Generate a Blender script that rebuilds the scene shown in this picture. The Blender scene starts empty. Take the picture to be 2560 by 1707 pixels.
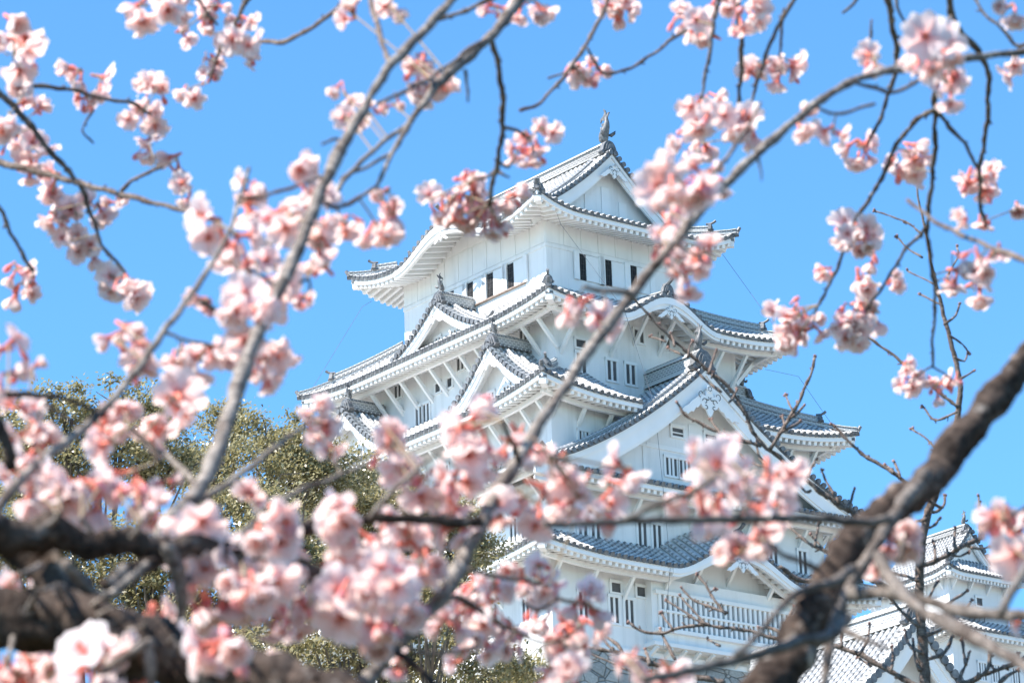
import bpy, math, random
import numpy as np
from mathutils import Vector, Matrix, noise as mnoise
random.seed(7)
S = bpy.context.scene
COL = S.collection

# ------------------------------------------------------------------ camera, world, sun, exposure
CAMZ = 1.6
FWD = Vector((0.0000000, 0.9492694, 0.3144640)); RIGHT = Vector((0.9994484, 0.0104435, -0.0315257)); UP = Vector((0.0332105, -0.3142905, 0.9487458))
cam_data = bpy.data.cameras.new("camera")
cam = bpy.data.objects.new("camera", cam_data)
COL.objects.link(cam)
cam.matrix_world = Matrix(((RIGHT.x, UP.x, -FWD.x, 0), (RIGHT.y, UP.y, -FWD.y, 0), (RIGHT.z, UP.z, -FWD.z, CAMZ), (0, 0, 0, 1)))
cam_data.sensor_width = 36.0
FPX = 9730.239
cam_data.lens = FPX / 2560 * 36
cam_data.clip_start = 0.1
cam_data.clip_end = 6000
cam_data.dof.use_dof = True
cam_data.dof.focus_distance = 205.0
cam_data.dof.aperture_fstop = 24.0
S.camera = cam
S.render.resolution_x = 1024
S.render.resolution_y = 682

PSI = math.radians(52.00262)
XD = Vector((math.sin(PSI), math.cos(PSI), 0)); YD = Vector((-math.cos(PSI), math.sin(PSI), 0))
SUN_LOCAL = Vector((-1.0, 0.3, 1.23)).normalized()       # towards the sun, in the keep's own axes
SUN = (XD * SUN_LOCAL.x + YD * SUN_LOCAL.y + Vector((0, 0, 1)) * SUN_LOCAL.z).normalized()
sun_el = math.asin(SUN.z)
sun_az = math.atan2(SUN.x, SUN.y)                        # clockwise from +Y

world = bpy.data.worlds.new("World"); S.world = world
world.use_nodes = True
wn = world.node_tree; wn.nodes.clear()
sky = wn.nodes.new("ShaderNodeTexSky"); sky.sky_type = 'NISHITA'; sky.sun_disc = False
sky.sun_elevation = sun_el; sky.sun_rotation = sun_az
sky.air_density = 1.0; sky.dust_density = 0.0; sky.ozone_density = 3.0; sky.altitude = 0
tint = wn.nodes.new("ShaderNodeMix"); tint.data_type = 'RGBA'; tint.blend_type = 'MULTIPLY'
tint.inputs[0].default_value = 1.0
tint.inputs[7].default_value = (0.52, 0.895, 1.10, 1)
bg = wn.nodes.new("ShaderNodeBackground"); bg.inputs[1].default_value = 0.112
wo = wn.nodes.new("ShaderNodeOutputWorld")
wn.links.new(sky.outputs[0], tint.inputs[6]); wn.links.new(tint.outputs[2], bg.inputs[0]); wn.links.new(bg.outputs[0], wo.inputs[0])

sl = bpy.data.lights.new("sun", 'SUN'); sl.energy = 5.0; sl.angle = math.radians(0.5); sl.color = (1.0, 0.95, 0.88)
so = bpy.data.objects.new("sun", sl); COL.objects.link(so)
so.rotation_euler = SUN.to_track_quat('Z', 'Y').to_euler()
so.location = (0, 0, 100)

S.view_settings.view_transform = 'Standard'; S.view_settings.look = 'None'
S.view_settings.gamma = 1.0; S.view_settings.exposure = 1.2
S.render.engine = 'CYCLES'
S.cycles.max_bounces = 6; S.cycles.diffuse_bounces = 3; S.cycles.transparent_max_bounces = 6

# ------------------------------------------------------------------ materials
def new_mat(name):
    m = bpy.data.materials.new(name); m.use_nodes = True
    nt = m.node_tree; b = nt.nodes["Principled BSDF"]
    return m, nt, b
def N(nt, t, **kw):
    n = nt.nodes.new(t)
    for k, v in kw.items(): setattr(n, k, v)
    return n
def ramp(nt, stops, interp='LINEAR'):
    r = N(nt, "ShaderNodeValToRGB"); cr = r.color_ramp; cr.interpolation = interp
    while len(cr.elements) < len(stops): cr.elements.new(0.5)
    for e, (p, c) in zip(cr.elements, stops):
        e.position = p; e.color = (*c, 1) if len(c) == 3 else c
    return r
def noise_mat(name, c1, c2, scale=4.0, rough=0.8, detail=6, bump=0.0, lo=0.35, hi=0.65, stretch=(1, 1, 1), bscale=None):
    m, nt, b = new_mat(name)
    tc = N(nt, "ShaderNodeTexCoord"); mp = N(nt, "ShaderNodeMapping"); mp.inputs[3].default_value = stretch
    nz = N(nt, "ShaderNodeTexNoise"); nz.inputs["Scale"].default_value = scale; nz.inputs["Detail"].default_value = detail
    r = ramp(nt, [(lo, c1), (hi, c2)])
    nt.links.new(tc.outputs["Object"], mp.inputs[0]); nt.links.new(mp.outputs[0], nz.inputs["Vector"])
    nt.links.new(nz.outputs[0], r.inputs[0]); nt.links.new(r.outputs[0], b.inputs["Base Color"])
    b.inputs["Roughness"].default_value = rough
    if bump:
        bp = N(nt, "ShaderNodeBump"); bp.inputs["Strength"].default_value = bump; bp.inputs["Distance"].default_value = 0.02
        n2 = N(nt, "ShaderNodeTexNoise"); n2.inputs["Scale"].default_value = bscale or scale * 3; n2.inputs["Detail"].default_value = 5
        nt.links.new(mp.outputs[0], n2.inputs["Vector"]); nt.links.new(n2.outputs[0], bp.inputs["Height"]); nt.links.new(bp.outputs[0], b.inputs["Normal"])
    return m
M = {}
M['plaster'] = noise_mat('white_plaster', (0.80, 0.795, 0.785), (0.85, 0.845, 0.835), 0.5, 0.88, bump=0.15, stretch=(1, 1, 0.35), bscale=6)
def weather(m):
    # faint rain streaks and patched areas in the lime plaster
    nt = m.node_tree; b = nt.nodes["Principled BSDF"]; src = b.inputs["Base Color"].links[0].from_socket
    tc = N(nt, "ShaderNodeTexCoord"); mp = N(nt, "ShaderNodeMapping"); mp.inputs[3].default_value = (2.6, 2.6, .16); nz = N(nt, "ShaderNodeTexNoise"); nz.inputs["Scale"].default_value = 1.0; nz.inputs["Detail"].default_value = 8; nz.inputs["Roughness"].default_value = .6
    nt.links.new(tc.outputs["Object"], mp.inputs[0]); nt.links.new(mp.outputs[0], nz.inputs["Vector"])
    r = ramp(nt, [(.28, (.86, .86, .855)), (.48, (.98, .98, .98)), (.7, (1, 1, 1))]); nt.links.new(nz.outputs[0], r.inputs[0])
    n2 = N(nt, "ShaderNodeTexNoise"); n2.inputs["Scale"].default_value = .22; n2.inputs["Detail"].default_value = 3; nt.links.new(tc.outputs["Object"], n2.inputs["Vector"]); r2 = ramp(nt, [(.42, (.93, .93, .935)), (.5, (1, 1, 1))]); nt.links.new(n2.outputs[0], r2.inputs[0])
    for q in (r, r2):
        mx = N(nt, "ShaderNodeMix", data_type='RGBA', blend_type='MULTIPLY'); mx.inputs[0].default_value = 1; nt.links.new(src, mx.inputs[6]); nt.links.new(q.outputs[0], mx.inputs[7]); src = mx.outputs[2]
    nt.links.new(src, b.inputs["Base Color"])
weather(M['plaster'])
M['plaster_trim'] = noise_mat('white_plaster_trim', (0.79, 0.785, 0.775), (0.84, 0.835, 0.83), 0.9, 0.85)
M['tile_dark'] = noise_mat('grey_roof_tile', (0.06, 0.065, 0.075), (0.20, 0.205, 0.21), 3.0, 0.55, lo=0.3, hi=0.7)
M['onigawara'] = noise_mat('grey_fired_clay', (0.07, 0.075, 0.08), (0.19, 0.19, 0.195), 6.0, 0.5, bump=0.4)
M['shadow_void'] = noise_mat('dark_interior', (0.012, 0.012, 0.014), (0.02, 0.02, 0.022), 2.0, 0.9)
M['iron'] = noise_mat('iron_bar', (0.05, 0.05, 0.055), (0.09, 0.09, 0.095), 8.0, 0.6)
M['sill_wood'] = noise_mat('weathered_wood', (0.20, 0.14, 0.11), (0.32, 0.25, 0.21), 5.0, 0.8)
M['window_dark'] = noise_mat('window_gap_shade', (0.07, 0.072, 0.076), (0.12, 0.12, 0.125), 2.0, 0.9)  # flat dark grey paints the shade inside the window openings
M['window_board'] = noise_mat('shade_grey_plaster_board', (0.26, 0.265, 0.275), (0.34, 0.345, 0.35), 2.0, 0.9)  # white plaster board behind the lattice, its shade put into the grey
M['steel'] = noise_mat('grey_cable', (0.12, 0.13, 0.15), (0.2, 0.2, 0.22), 3.0, 0.4)

def tile_mat():
    # round tiles and pans: grey fired clay between bands of white lime plaster at each joint (v counts tiles down the slope)
    m, nt, b = new_mat('plaster_jointed_roof_tile')
    uv = N(nt, "ShaderNodeUVMap"); sp = N(nt, "ShaderNodeSeparateXYZ"); nt.links.new(uv.outputs[0], sp.inputs[0])
    fr = N(nt, "ShaderNodeMath", operation='FRACT'); nt.links.new(sp.outputs[1], fr.inputs[0])
    a = N(nt, "ShaderNodeMath", operation='GREATER_THAN')
    nt.links.new(fr.outputs[0], a.inputs[0])
    tn = N(nt, "ShaderNodeTexNoise"); tn.inputs["Scale"].default_value = 1.3; tn.inputs["Detail"].default_value = 4; tcc = N(nt, "ShaderNodeTexCoord"); nt.links.new(tcc.outputs["Object"], tn.inputs["Vector"])
    th = N(nt, "ShaderNodeMath", operation='MULTIPLY_ADD'); th.inputs[1].default_value = 1.1; th.inputs[2].default_value = 0.02; nt.links.new(tn.outputs[0], th.inputs[0]); nt.links.new(th.outputs[0], a.inputs[1])
    # the crown of the round tile stays bare, its flanks are plastered
    s1 = N(nt, "ShaderNodeMath", operation='SUBTRACT'); s1.inputs[1].default_value = 0.5; nt.links.new(sp.outputs[0], s1.inputs[0])
    s2 = N(nt, "ShaderNodeMath", operation='ABSOLUTE'); nt.links.new(s1.outputs[0], s2.inputs[0])
    s3 = N(nt, "ShaderNodeMath", operation='LESS_THAN'); s3.inputs[1].default_value = 0.44; nt.links.new(s2.outputs[0], s3.inputs[0])
    mul = N(nt, "ShaderNodeMath", operation='MULTIPLY'); nt.links.new(a.outputs[0], mul.inputs[0]); nt.links.new(s3.outputs[0], mul.inputs[1])
    tc = N(nt, "ShaderNodeTexCoord"); nz = N(nt, "ShaderNodeTexNoise"); nz.inputs["Scale"].default_value = 2.2; nz.inputs["Detail"].default_value = 6
    nt.links.new(tc.outputs["Object"], nz.inputs["Vector"])
    rt = ramp(nt, [(0.3, (0.15, 0.15, 0.152)), (0.7, (0.33, 0.328, 0.325))]); nt.links.new(nz.outputs[0], rt.inputs[0])
    rp = ramp(nt, [(0.3, (0.40, 0.395, 0.385)), (0.65, (0.62, 0.61, 0.595))]); nt.links.new(nz.outputs[0], rp.inputs[0])
    mx = N(nt, "ShaderNodeMix", data_type='RGBA'); nt.links.new(mul.outputs[0], mx.inputs[0])
    nt.links.new(rp.outputs[0], mx.inputs[6]); nt.links.new(rt.outputs[0], mx.inputs[7])
    nt.links.new(mx.outputs[2], b.inputs["Base Color"]); b.inputs["Roughness"].default_value = 0.75
    return m
M['tile'] = tile_mat()
def ridge_mat():
    m, nt, b = new_mat('plaster_jointed_ridge_tile')
    uv = N(nt, "ShaderNodeUVMap")
    br = N(nt, "ShaderNodeTexBrick"); br.inputs["Scale"].default_value = 1.0
    br.inputs["Color1"].default_value = (0.14, 0.145, 0.155, 1); br.inputs["Color2"].default_value = (0.26, 0.26, 0.27, 1)
    br.inputs["Mortar"].default_value = (0.52, 0.515, 0.50, 1)
    br.inputs["Mortar Size"].default_value = 0.035; br.inputs["Brick Width"].default_value = 0.28; br.inputs["Row Height"].default_value = 0.12
    br.inputs["Mortar Smooth"].default_value = 0.1
    nt.links.new(uv.outputs[0], br.inputs["Vector"]); nt.links.new(br.outputs[0], b.inputs["Base Color"]); b.inputs["Roughness"].default_value = 0.7
    return m
M['ridge'] = ridge_mat()

# ------------------------------------------------------------------ mesh helpers
class MB:
    def __init__(s): s.v = []; s.f = []; s.m = []; s.uv = []
    def quad(s, a, b, c, d, mat=0, uv=None):
        i = len(s.v); s.v += [a, b, c, d]; s.f.append((i, i+1, i+2, i+3)); s.m.append(mat)
        s.uv += uv or [(0, 0)] * 4
    def poly(s, pts, mat=0):
        i = len(s.v); s.v += pts; s.f.append(tuple(range(i, i+len(pts)))); s.m.append(mat); s.uv += [(0, 0)] * len(pts)
    def box(s, p0, p1, mat=0):
        x0, y0, z0 = [min(a, b) for a, b in zip(p0, p1)]; x1, y1, z1 = [max(a, b) for a, b in zip(p0, p1)]
        c = [(x0,y0,z0),(x1,y0,z0),(x1,y1,z0),(x0,y1,z0),(x0,y0,z1),(x1,y0,z1),(x1,y1,z1),(x0,y1,z1)]
        s.hexa(c, mat)
    def hexa(s, c, mat=0):
        i = len(s.v); s.v += [tuple(p) for p in c]
        for f in ((3,2,1,0),(4,5,6,7),(0,1,5,4),(1,2,6,5),(2,3,7,6),(3,0,4,7)):
            s.f.append(tuple(i+k for k in f)); s.m.append(mat); s.uv += [(0,0),(1,0),(1,1),(0,1)]
    def beam(s, p0, p1, w, h, up=(0, 0, 1), mat=0):
        p0 = Vector(p0); p1 = Vector(p1); t = (p1-p0).normalized(); sd = t.cross(Vector(up)).normalized(); u = sd.cross(t)
        a = sd*(w/2); b = u*(h/2)
        s.hexa([p0-a-b, p0+a-b, p1+a-b, p1-a-b, p0-a+b, p0+a+b, p1+a+b, p1-a+b], mat)
    def tube(s, pts, rad, n=8, mat=0, caps=True):
        pts = [Vector(p) for p in pts]; i0 = len(s.v)
        if not hasattr(rad, '__len__'): rad = [rad]*len(pts)
        u = None; L = 0
        for k, p in enumerate(pts):
            t = (pts[min(k+1, len(pts)-1)] - pts[max(k-1, 0)]).normalized()
            if u is None:
                u = t.cross(Vector((0, 0, 1)) if abs(t.z) < .9 else Vector((1, 0, 0))).normalized()
            else:
                u = (u - t*u.dot(t)).normalized()
            w = t.cross(u)
            for j in range(n):
                a = 2*math.pi*j/n
                s.v.append(tuple(p + (u*math.cos(a) + w*math.sin(a))*rad[k]))
            if k:
                b0 = i0+(k-1)*n; b1 = i0+k*n; L1 = L + (pts[k]-pts[k-1]).length
                for j in range(n):
                    j2 = (j+1) % n
                    s.f.append((b0+j, b0+j2, b1+j2, b1+j)); s.m.append(mat)
                    s.uv += [(j/n, L), ((j+1)/n, L), ((j+1)/n, L1), (j/n, L1)]
                L = L1
        if caps:
            s.f.append(tuple(i0+n-1-j for j in range(n))); s.m.append(mat); s.uv += [(0, 0)]*n
            e = i0+(len(pts)-1)*n
            s.f.append(tuple(e+j for j in range(n))); s.m.append(mat); s.uv += [(0, 0)]*n
    def prism(s, outline, fr, d0, d1, mat=0, mat_side=None):
        # outline [(a, z)] counter-clockwise seen from the front; fr(a, d, z) -> point
        n = len(outline); ms = mat if mat_side is None else mat_side
        F_ = [fr(a, d0, z) for a, z in outline]; B_ = [fr(a, d1, z) for a, z in outline]
        s.poly(F_, mat); s.poly(B_[::-1], mat)
        for k in range(n):
            k2 = (k+1) % n
            s.quad(F_[k2], F_[k], B_[k], B_[k2], ms)
    def band(s, top, bot, depth_vec, mat=0):
        # a board following two edge lines (front face), with thickness along depth_vec
        dv = Vector(depth_vec)
        T = [Vector(p) for p in top]; B = [Vector(p) for p in bot]
        for k in range(len(T)-1):
            s.quad(B[k], B[k+1], T[k+1], T[k], mat)
            s.quad(T[k], T[k+1], T[k+1]+dv, T[k]+dv, mat)
            s.quad(B[k+1], B[k], B[k]+dv, B[k+1]+dv, mat)
            s.quad(B[k+1]+dv, B[k]+dv, T[k]+dv, T[k+1]+dv, mat)
        s.quad(B[0]+dv, B[0], T[0], T[0]+dv, mat); s.quad(B[-1], B[-1]+dv, T[-1]+dv, T[-1], mat)
    def build(s, name, mats, parent=None, smooth=False, label=None):
        me = bpy.data.meshes.new(name)
        me.from_pydata([tuple(p) for p in s.v], [], s.f)
        for mm in (mats if isinstance(mats, (list, tuple)) else [mats]): me.materials.append(mm)
        me.polygons.foreach_set('material_index', s.m)
        ul = me.uv_layers.new(name='UVMap'); ul.data.foreach_set('uv', np.array(s.uv, dtype=np.float32).ravel())
        if smooth: me.polygons.foreach_set('use_smooth', [True]*len(s.f))
        me.update()
        o = bpy.data.objects.new(name, me); COL.objects.link(o)
        if parent: o.parent = parent
        if label: o['label'] = label
        return o
def thing(name, label, cat, loc=(0, 0, 0), rotz=0, group=None, kind=None):
    o = bpy.data.objects.new(name, None); COL.objects.link(o); o.location = loc; o.rotation_euler = (0, 0, rotz)
    o.empty_display_size = 0.5
    return tag(o, label, cat, group, kind)
def tag(o, label, cat, group=None, kind=None):
    o['label'] = label; o['category'] = cat
    if group: o['group'] = group
    if kind: o['kind'] = kind
    return o
def node(name, parent, label=None):
    o = bpy.data.objects.new(name, None); COL.objects.link(o); o.parent = parent; o.empty_display_size = 0.3
    if label: o['label'] = label
    return o

# ------------------------------------------------------------------ castle building kit (in the keep's own axes)
class Face:
    """One side of a storey: c runs along the wall (left to right seen from outside), d runs inwards."""
    def __init__(s, o, c, d): s.o = Vector((*o, 0)); s.c = Vector((*c, 0)); s.d = Vector((*d, 0))
    def __call__(s, c, d, z): return tuple(s.o + s.c*c + s.d*d + Vector((0, 0, z)))
def faces(hx, hy, cx=0, cy=0):
    return {'R': Face((cx, cy-hy), (1, 0), (0, 1)), 'L': Face((cx-hx, cy), (0, -1), (1, 0)),
            'B': Face((cx, cy+hy), (-1, 0), (0, -1)), 'E': Face((cx+hx, cy), (0, 1), (-1, 0))}
SP = 0.42
def barrel(mb, pts, side, r, disc=True, mat=0, dmat=1, back=False, v0=0.0, flip=False):
    pts = [Vector(p) for p in pts]; side = Vector(side); n = 5; i0 = len(mb.v); L = v0
    for k, p in enumerate(pts):
        t = (pts[min(k+1, len(pts)-1)] - pts[max(k-1, 0)]).normalized()
        up = side.cross(t)
        if up.z < 0: up = -up
        for j in range(n):
            a = math.pi*j/(n-1)
            mb.v.append(tuple(p + side*(r*math.cos(a)) + up*(r*1.15*math.sin(a)+0.02)))
        if k:
            L1 = L + (pts[k]-pts[k-1]).length/0.36
            for j in range(n-1):
                a0, a1 = i0+(k-1)*n+j, i0+k*n+j
                mb.f.append((a0, a0+1, a1+1, a1)); mb.m.append(mat)
                mb.uv += [(j/(n-1), L), ((j+1)/(n-1), L), ((j+1)/(n-1), L1), (j/(n-1), L1)]
            L = L1
    if disc:   # the round end tile
        t = (pts[0]-pts[1]).normalized(); up = side.cross(t); up = -up if up.z < 0 else up
        c = pts[0] + up*0.04; R = r*1.25; ring = []; m = 8
        f = [tuple(c + t*0.05 + side*(R*math.cos(2*math.pi*q/m)) + up*(R*math.sin(2*math.pi*q/m))) for q in range(m)]
        b = [tuple(c - t*0.10 + side*(R*math.cos(2*math.pi*q/m)) + up*(R*math.sin(2*math.pi*q/m))) for q in range(m)]
        mb.poly(f, dmat)
        for q in range(m):
            q2 = (q+1) % m
            mb.quad(b[q], b[q2], f[q2], f[q], dmat if not (0.1 < (q+.5)/m < 0.4) else mat, [(0.5, 0.1)]*4)
def tile_slope(mb, fc, zf, c0, c1, dmaxf, nseg=8, s=SP, r=0.115, dmin=0.0):
    n = max(2, round((c1-c0)/s)); s = (c1-c0)/n
    for i in range(n):
        ca = c0+i*s; cb = ca+s; cm = (ca+cb)/2
        da, db, dm = dmaxf(ca), dmaxf(cb), dmaxf(cm)
        la = [fc(ca, dmin+(da-dmin)*k/nseg, zf(ca, dmin+(da-dmin)*k/nseg)) for k in range(nseg+1)]
        lb = [fc(cb, dmin+(db-dmin)*k/nseg, zf(cb, dmin+(db-dmin)*k/nseg)) for k in range(nseg+1)]
        for k in range(nseg):
            va = k/nseg*max(da, .01)/0.36; vb = (k+1)/nseg*max(da, .01)/0.36
            mb.quad(la[k], lb[k], lb[k+1], la[k+1], 0, [(0.95, va), (1.05, va), (1.05, vb), (0.95, vb)])
        # the curved lip of the pan tile under the edge
        mb.quad(fc(ca, dmin-.02, zf(ca, dmin)-.02), fc(cm, dmin-.02, zf(cm, dmin)-.10), fc(cm, dmin-.02, zf(cm, dmin)+.05), fc(ca, dmin-.02, zf(ca, dmin)+.02), 1)
        mb.quad(fc(cm, dmin-.02, zf(cm, dmin)-.10), fc(cb, dmin-.02, zf(cb, dmin)-.02), fc(cb, dmin-.02, zf(cb, dmin)+.02), fc(cm, dmin-.02, zf(cm, dmin)+.05), 1)
        # the round row sits over the joint at ca
        if i and da-dmin > 0.25:
            barrel(mb, [Vector(p)+Vector((0, 0, .01)) for p in la], fc.c, r)
def ridge_line(name, parent, pts, w, h, mats=None, steps=True):
    mb = MB(); pts = [Vector(p) for p in pts]; L = 0; prof = [(-.5, 0), (-.5, .15), (-.36, .17), (-.36, .72), (-.5, .74), (-.48, .80), (-.25, .84), (-.22, .95), (0, 1.06), (.22, .95), (.25, .84), (.48, .80), (.5, .74), (.36, .72), (.36, .17), (.5, .15), (.5, 0)]
    rows = []
    for k, p in enumerate(pts):
        t = pts[min(k+1, len(pts)-1)] - pts[max(k-1, 0)]; t.z = 0; t.normalize(); sd = t.cross(Vector((0, 0, 1)))
        rows.append([tuple(p + sd*(a*w) + Vector((0, 0, b*h))) for a, b in prof])
    for k in range(len(pts)-1):
        L1 = L + (pts[k+1]-pts[k]).length
        for j in range(len(prof)-1):
            va, vb = prof[j][1]*h, prof[j+1][1]*h
            if j in (0, 14, 15, 3, 4, 5, 9, 10, 11, 12) or 6 <= j <= 9: va = vb = .08 if j % 2 else 0.0
            mb.quad(rows[k][j], rows[k+1][j], rows[k+1][j+1], rows[k][j+1], 0, [(L, va), (L1, va), (L1, vb), (L, vb)])
        L = L1
    mb.poly(rows[0][::-1], 1); mb.poly(rows[-1], 1)
    return mb.build(name, [M['ridge'], M['onigawara']], parent)
ONI = [(-.5, 0), (.5, 0), (.62, .12), (.5, .22), (.44, .45), (.36, .62), (.22, .78), (0, .84), (-.22, .78), (-.36, .62), (-.44, .45), (-.5, .22), (-.62, .12)]
def oni_tile(parent, pos, fwd, size, knob=True, name='ridge_end_tile'):
    """gable-end ridge tile: a shouldered plaque with raised rim, boss, and the round bird-perch tile on top"""
    fwd = Vector(fwd); fwd.z = 0; fwd.normalize(); sd = fwd.cross(Vector((0, 0, 1))) * -1; p = Vector(pos)
    fr = lambda a, d, z: tuple(p + sd*a*size - fwd*d*size + Vector((0, 0, z*size)))
    mb = MB(); mb.prism(ONI, fr, -.05, .28)
    mb.prism([(a*.7, .1+z*.75) for a, z in ONI], fr, -.12, 0.0)
    mb.prism([(a*.42, .2+z*.5) for a, z in ONI], fr, -.17, -.1)
    c = p + fwd*(.16*size) + Vector((0, 0, .16*size)); mb.tube([c-fwd*.05, c+fwd*(.12*size)], .15*size, 8)
    if knob:
        c = p + Vector((0, 0, .85*size))
        mb.tube([c-fwd*.5*size, c, c+fwd*.28*size+Vector((0, 0, .12*size)), c+fwd*.52*size+Vector((0, 0, .3*size))], [.12*size, .13*size, .13*size, .15*size], 8)
    return mb.build(name, M['onigawara'], parent, False)
def fish(parent, pos, fwd, h):
    """roof-ridge fish: head down on the ridge end, body curving up to a forked tail"""
    fwd = Vector(fwd).normalized(); sd = fwd.cross(Vector((0, 0, 1))); p = Vector(pos); U = Vector((0, 0, 1))
    mb = MB(); P = lambda f, z, s_=0: p + fwd*(f*h) + U*(z*h) + sd*(s_*h)
    pts = [P(.12, .02), P(.16, .12), P(.15, .25), P(.08, .40), P(.0, .53), P(-.04, .66), P(-.03, .78), P(.0, .86)]
    mb.tube(pts, [.10*h, .16*h, .17*h, .15*h, .12*h, .085*h, .055*h, .03*h], 10)
    def fin(a):   # thin solid fin in the plane of the spine
        t = .018*h
        F_ = [P(f, z, t/h) for f, z in a]; B_ = [P(f, z, -t/h) for f, z in a]
        mb.poly([tuple(q) for q in F_]); mb.poly([tuple(q) for q in B_[::-1]])
        for k in range(len(a)):
            k2 = (k+1) % len(a); mb.quad(tuple(F_[k2]), tuple(F_[k]), tuple(B_[k]), tuple(B_[k2]))
    fin([(-.02, .74), (.03, .74), (.20, .80), (.27, .72), (.26, .86), (.12, .92), (.06, 1.0), (.10, 1.16), (.0, 1.08), (-.05, .92)])
    fin([(-.02, .74), (-.05, .9), (-.12, .98), (-.2, .96), (-.12, .88), (-.08, .80)])
    for z in (.22, .34, .46, .58):
        fin([(.12-.18*z, z), (.33-.2*z, z+.02), (.34-.2*z, z+.1), (.1-.18*z, z+.1)])
    for s_ in (-1, 1):   # side fins
        q = P(.12, .3, .14*s_); e1 = P(-.08, .42, .30*s_); e2 = P(-.10, .28, .27*s_); e3 = P(-.02, .2, .2*s_); k = fwd*.02*h
        mb.hexa([q-k, e3-k, e2-k, e1-k, q+k, e3+k, e2+k, e1+k])
    return mb.build('fish_ornament', M['onigawara'], parent, True)
def hip_ridges(parent, fn, corners):
    for a, b in corners: pass

def eave_set(parent, fcs, hl, zf, ov, struts=None, gap={}, beam=True, rafter=SP, lite=False, which='RLBE', kara=None, slope=.22):
    """white eaves board, rafters, soffit, eave beam and the struts that carry it, on each side of a roof"""
    for key in which:
        fc = fcs[key]; h = hl[key]; z = zf[key]; o = ov[key]; n = max(8, int(2*h/.35))
        cs = [-h + .04 + (2*h-.08)*k/n for k in range(n+1)]
        g0, g1 = gap.get(key, (9e9, 9e9))
        runs = [[c for c in cs if c <= g0], [c for c in cs if c >= g1]] if key in gap else [cs]
        for cr in runs:
            mb = MB(); mb.band([fc(c, .05, z(c, 0)-.06) for c in cr], [fc(c, .05, z(c, 0)-.32) for c in cr], fc.d*.14)
            mb.build('eaves_board', M['plaster_trim'], parent)
        sz = lambda c, d: z(c, 0)-.30+min(slope, .25)*d
        def lim(c): return min(o, max(0.2, h-abs(c)))
        for cr in runs:   # soffit and rafters
            mb = MB()
            for k in range(len(cr)-1):
                ca, cb = cr[k], cr[k+1]; la, lb = lim(ca), lim(cb)
                mb.quad(fc(ca, .2, sz(ca, .2)), fc(ca, la+.1, sz(ca, la)), fc(cb, lb+.1, sz(cb, lb)), fc(cb, .2, sz(cb, .2)))
            m = round(2*h/rafter)
            for k in range(1, m):
                c = -h + 2*h*k/m; l = lim(c)
                if l < .35 or not cr[0] <= c <= cr[-1]: continue
                mb.beam(fc(c, .14, sz(c, .14)-.12), fc(c, l, sz(c, l)-.12), rafter*.46, .26)
            mb.build('rafters', M['plaster_trim'], parent)
        if beam:
            bd = .95; bs = [-h+bd-.2 + 2*(h-bd+.2)*k/n for k in range(n+1)]
            for cr in ([[c for c in bs if c <= g0], [c for c in bs if c >= g1]] if key in gap else [bs]):
                mb = MB(); mb.band([fc(c, bd, sz(c*.98, bd)-.24) for c in cr], [fc(c, bd, sz(c*.98, bd)-.48) for c in cr], fc.d*.22)
                mb.build('eaves_beam', M['plaster_trim'], parent)
        if struts:
            hw = h - o; m = max(2, round(2*hw/(struts*(.8 if key in 'LE' else 1))))
            for k in range(m+1):
                c = -hw+.15 + 2*(hw-.15)*k/m
                if g0-.3 < c < g1+.3: continue
                mb = MB(); mb.beam(fc(c, 1.1, sz(c, .95)-.32), fc(c, o+.1, sz(c, 0)-.32-.95*(o-1.0)), .17, .2, up=fc.d)
                mb.build('bracket', M['plaster_trim'], parent)
    # diagonal hip beams with tiled caps
    for (ka, s) in (('R', -1), ('R', 1), ('B', -1), ('B', 1)):
        if ka not in which: continue
        fc = fcs[ka]; h = hl[ka]; o = ov[ka]; z = zf[ka](s*h, 0)
        mb = MB(); a = Vector(fc(s*(h-.10), .10, z-.52)); b = Vector(fc(s*(h-o-.2), o+.2, z-.52+.1*o))
        mb.beam(a, b, .34, .36); t = (a-b).normalized()
        mb.beam(a+t*.03+Vector((0, 0, .20)), a-t*.32+Vector((0, 0, .20)), .42, .14, mat=1)
        mb.build('hip_beam', [M['plaster_trim'], M['tile_dark']], parent)

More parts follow.
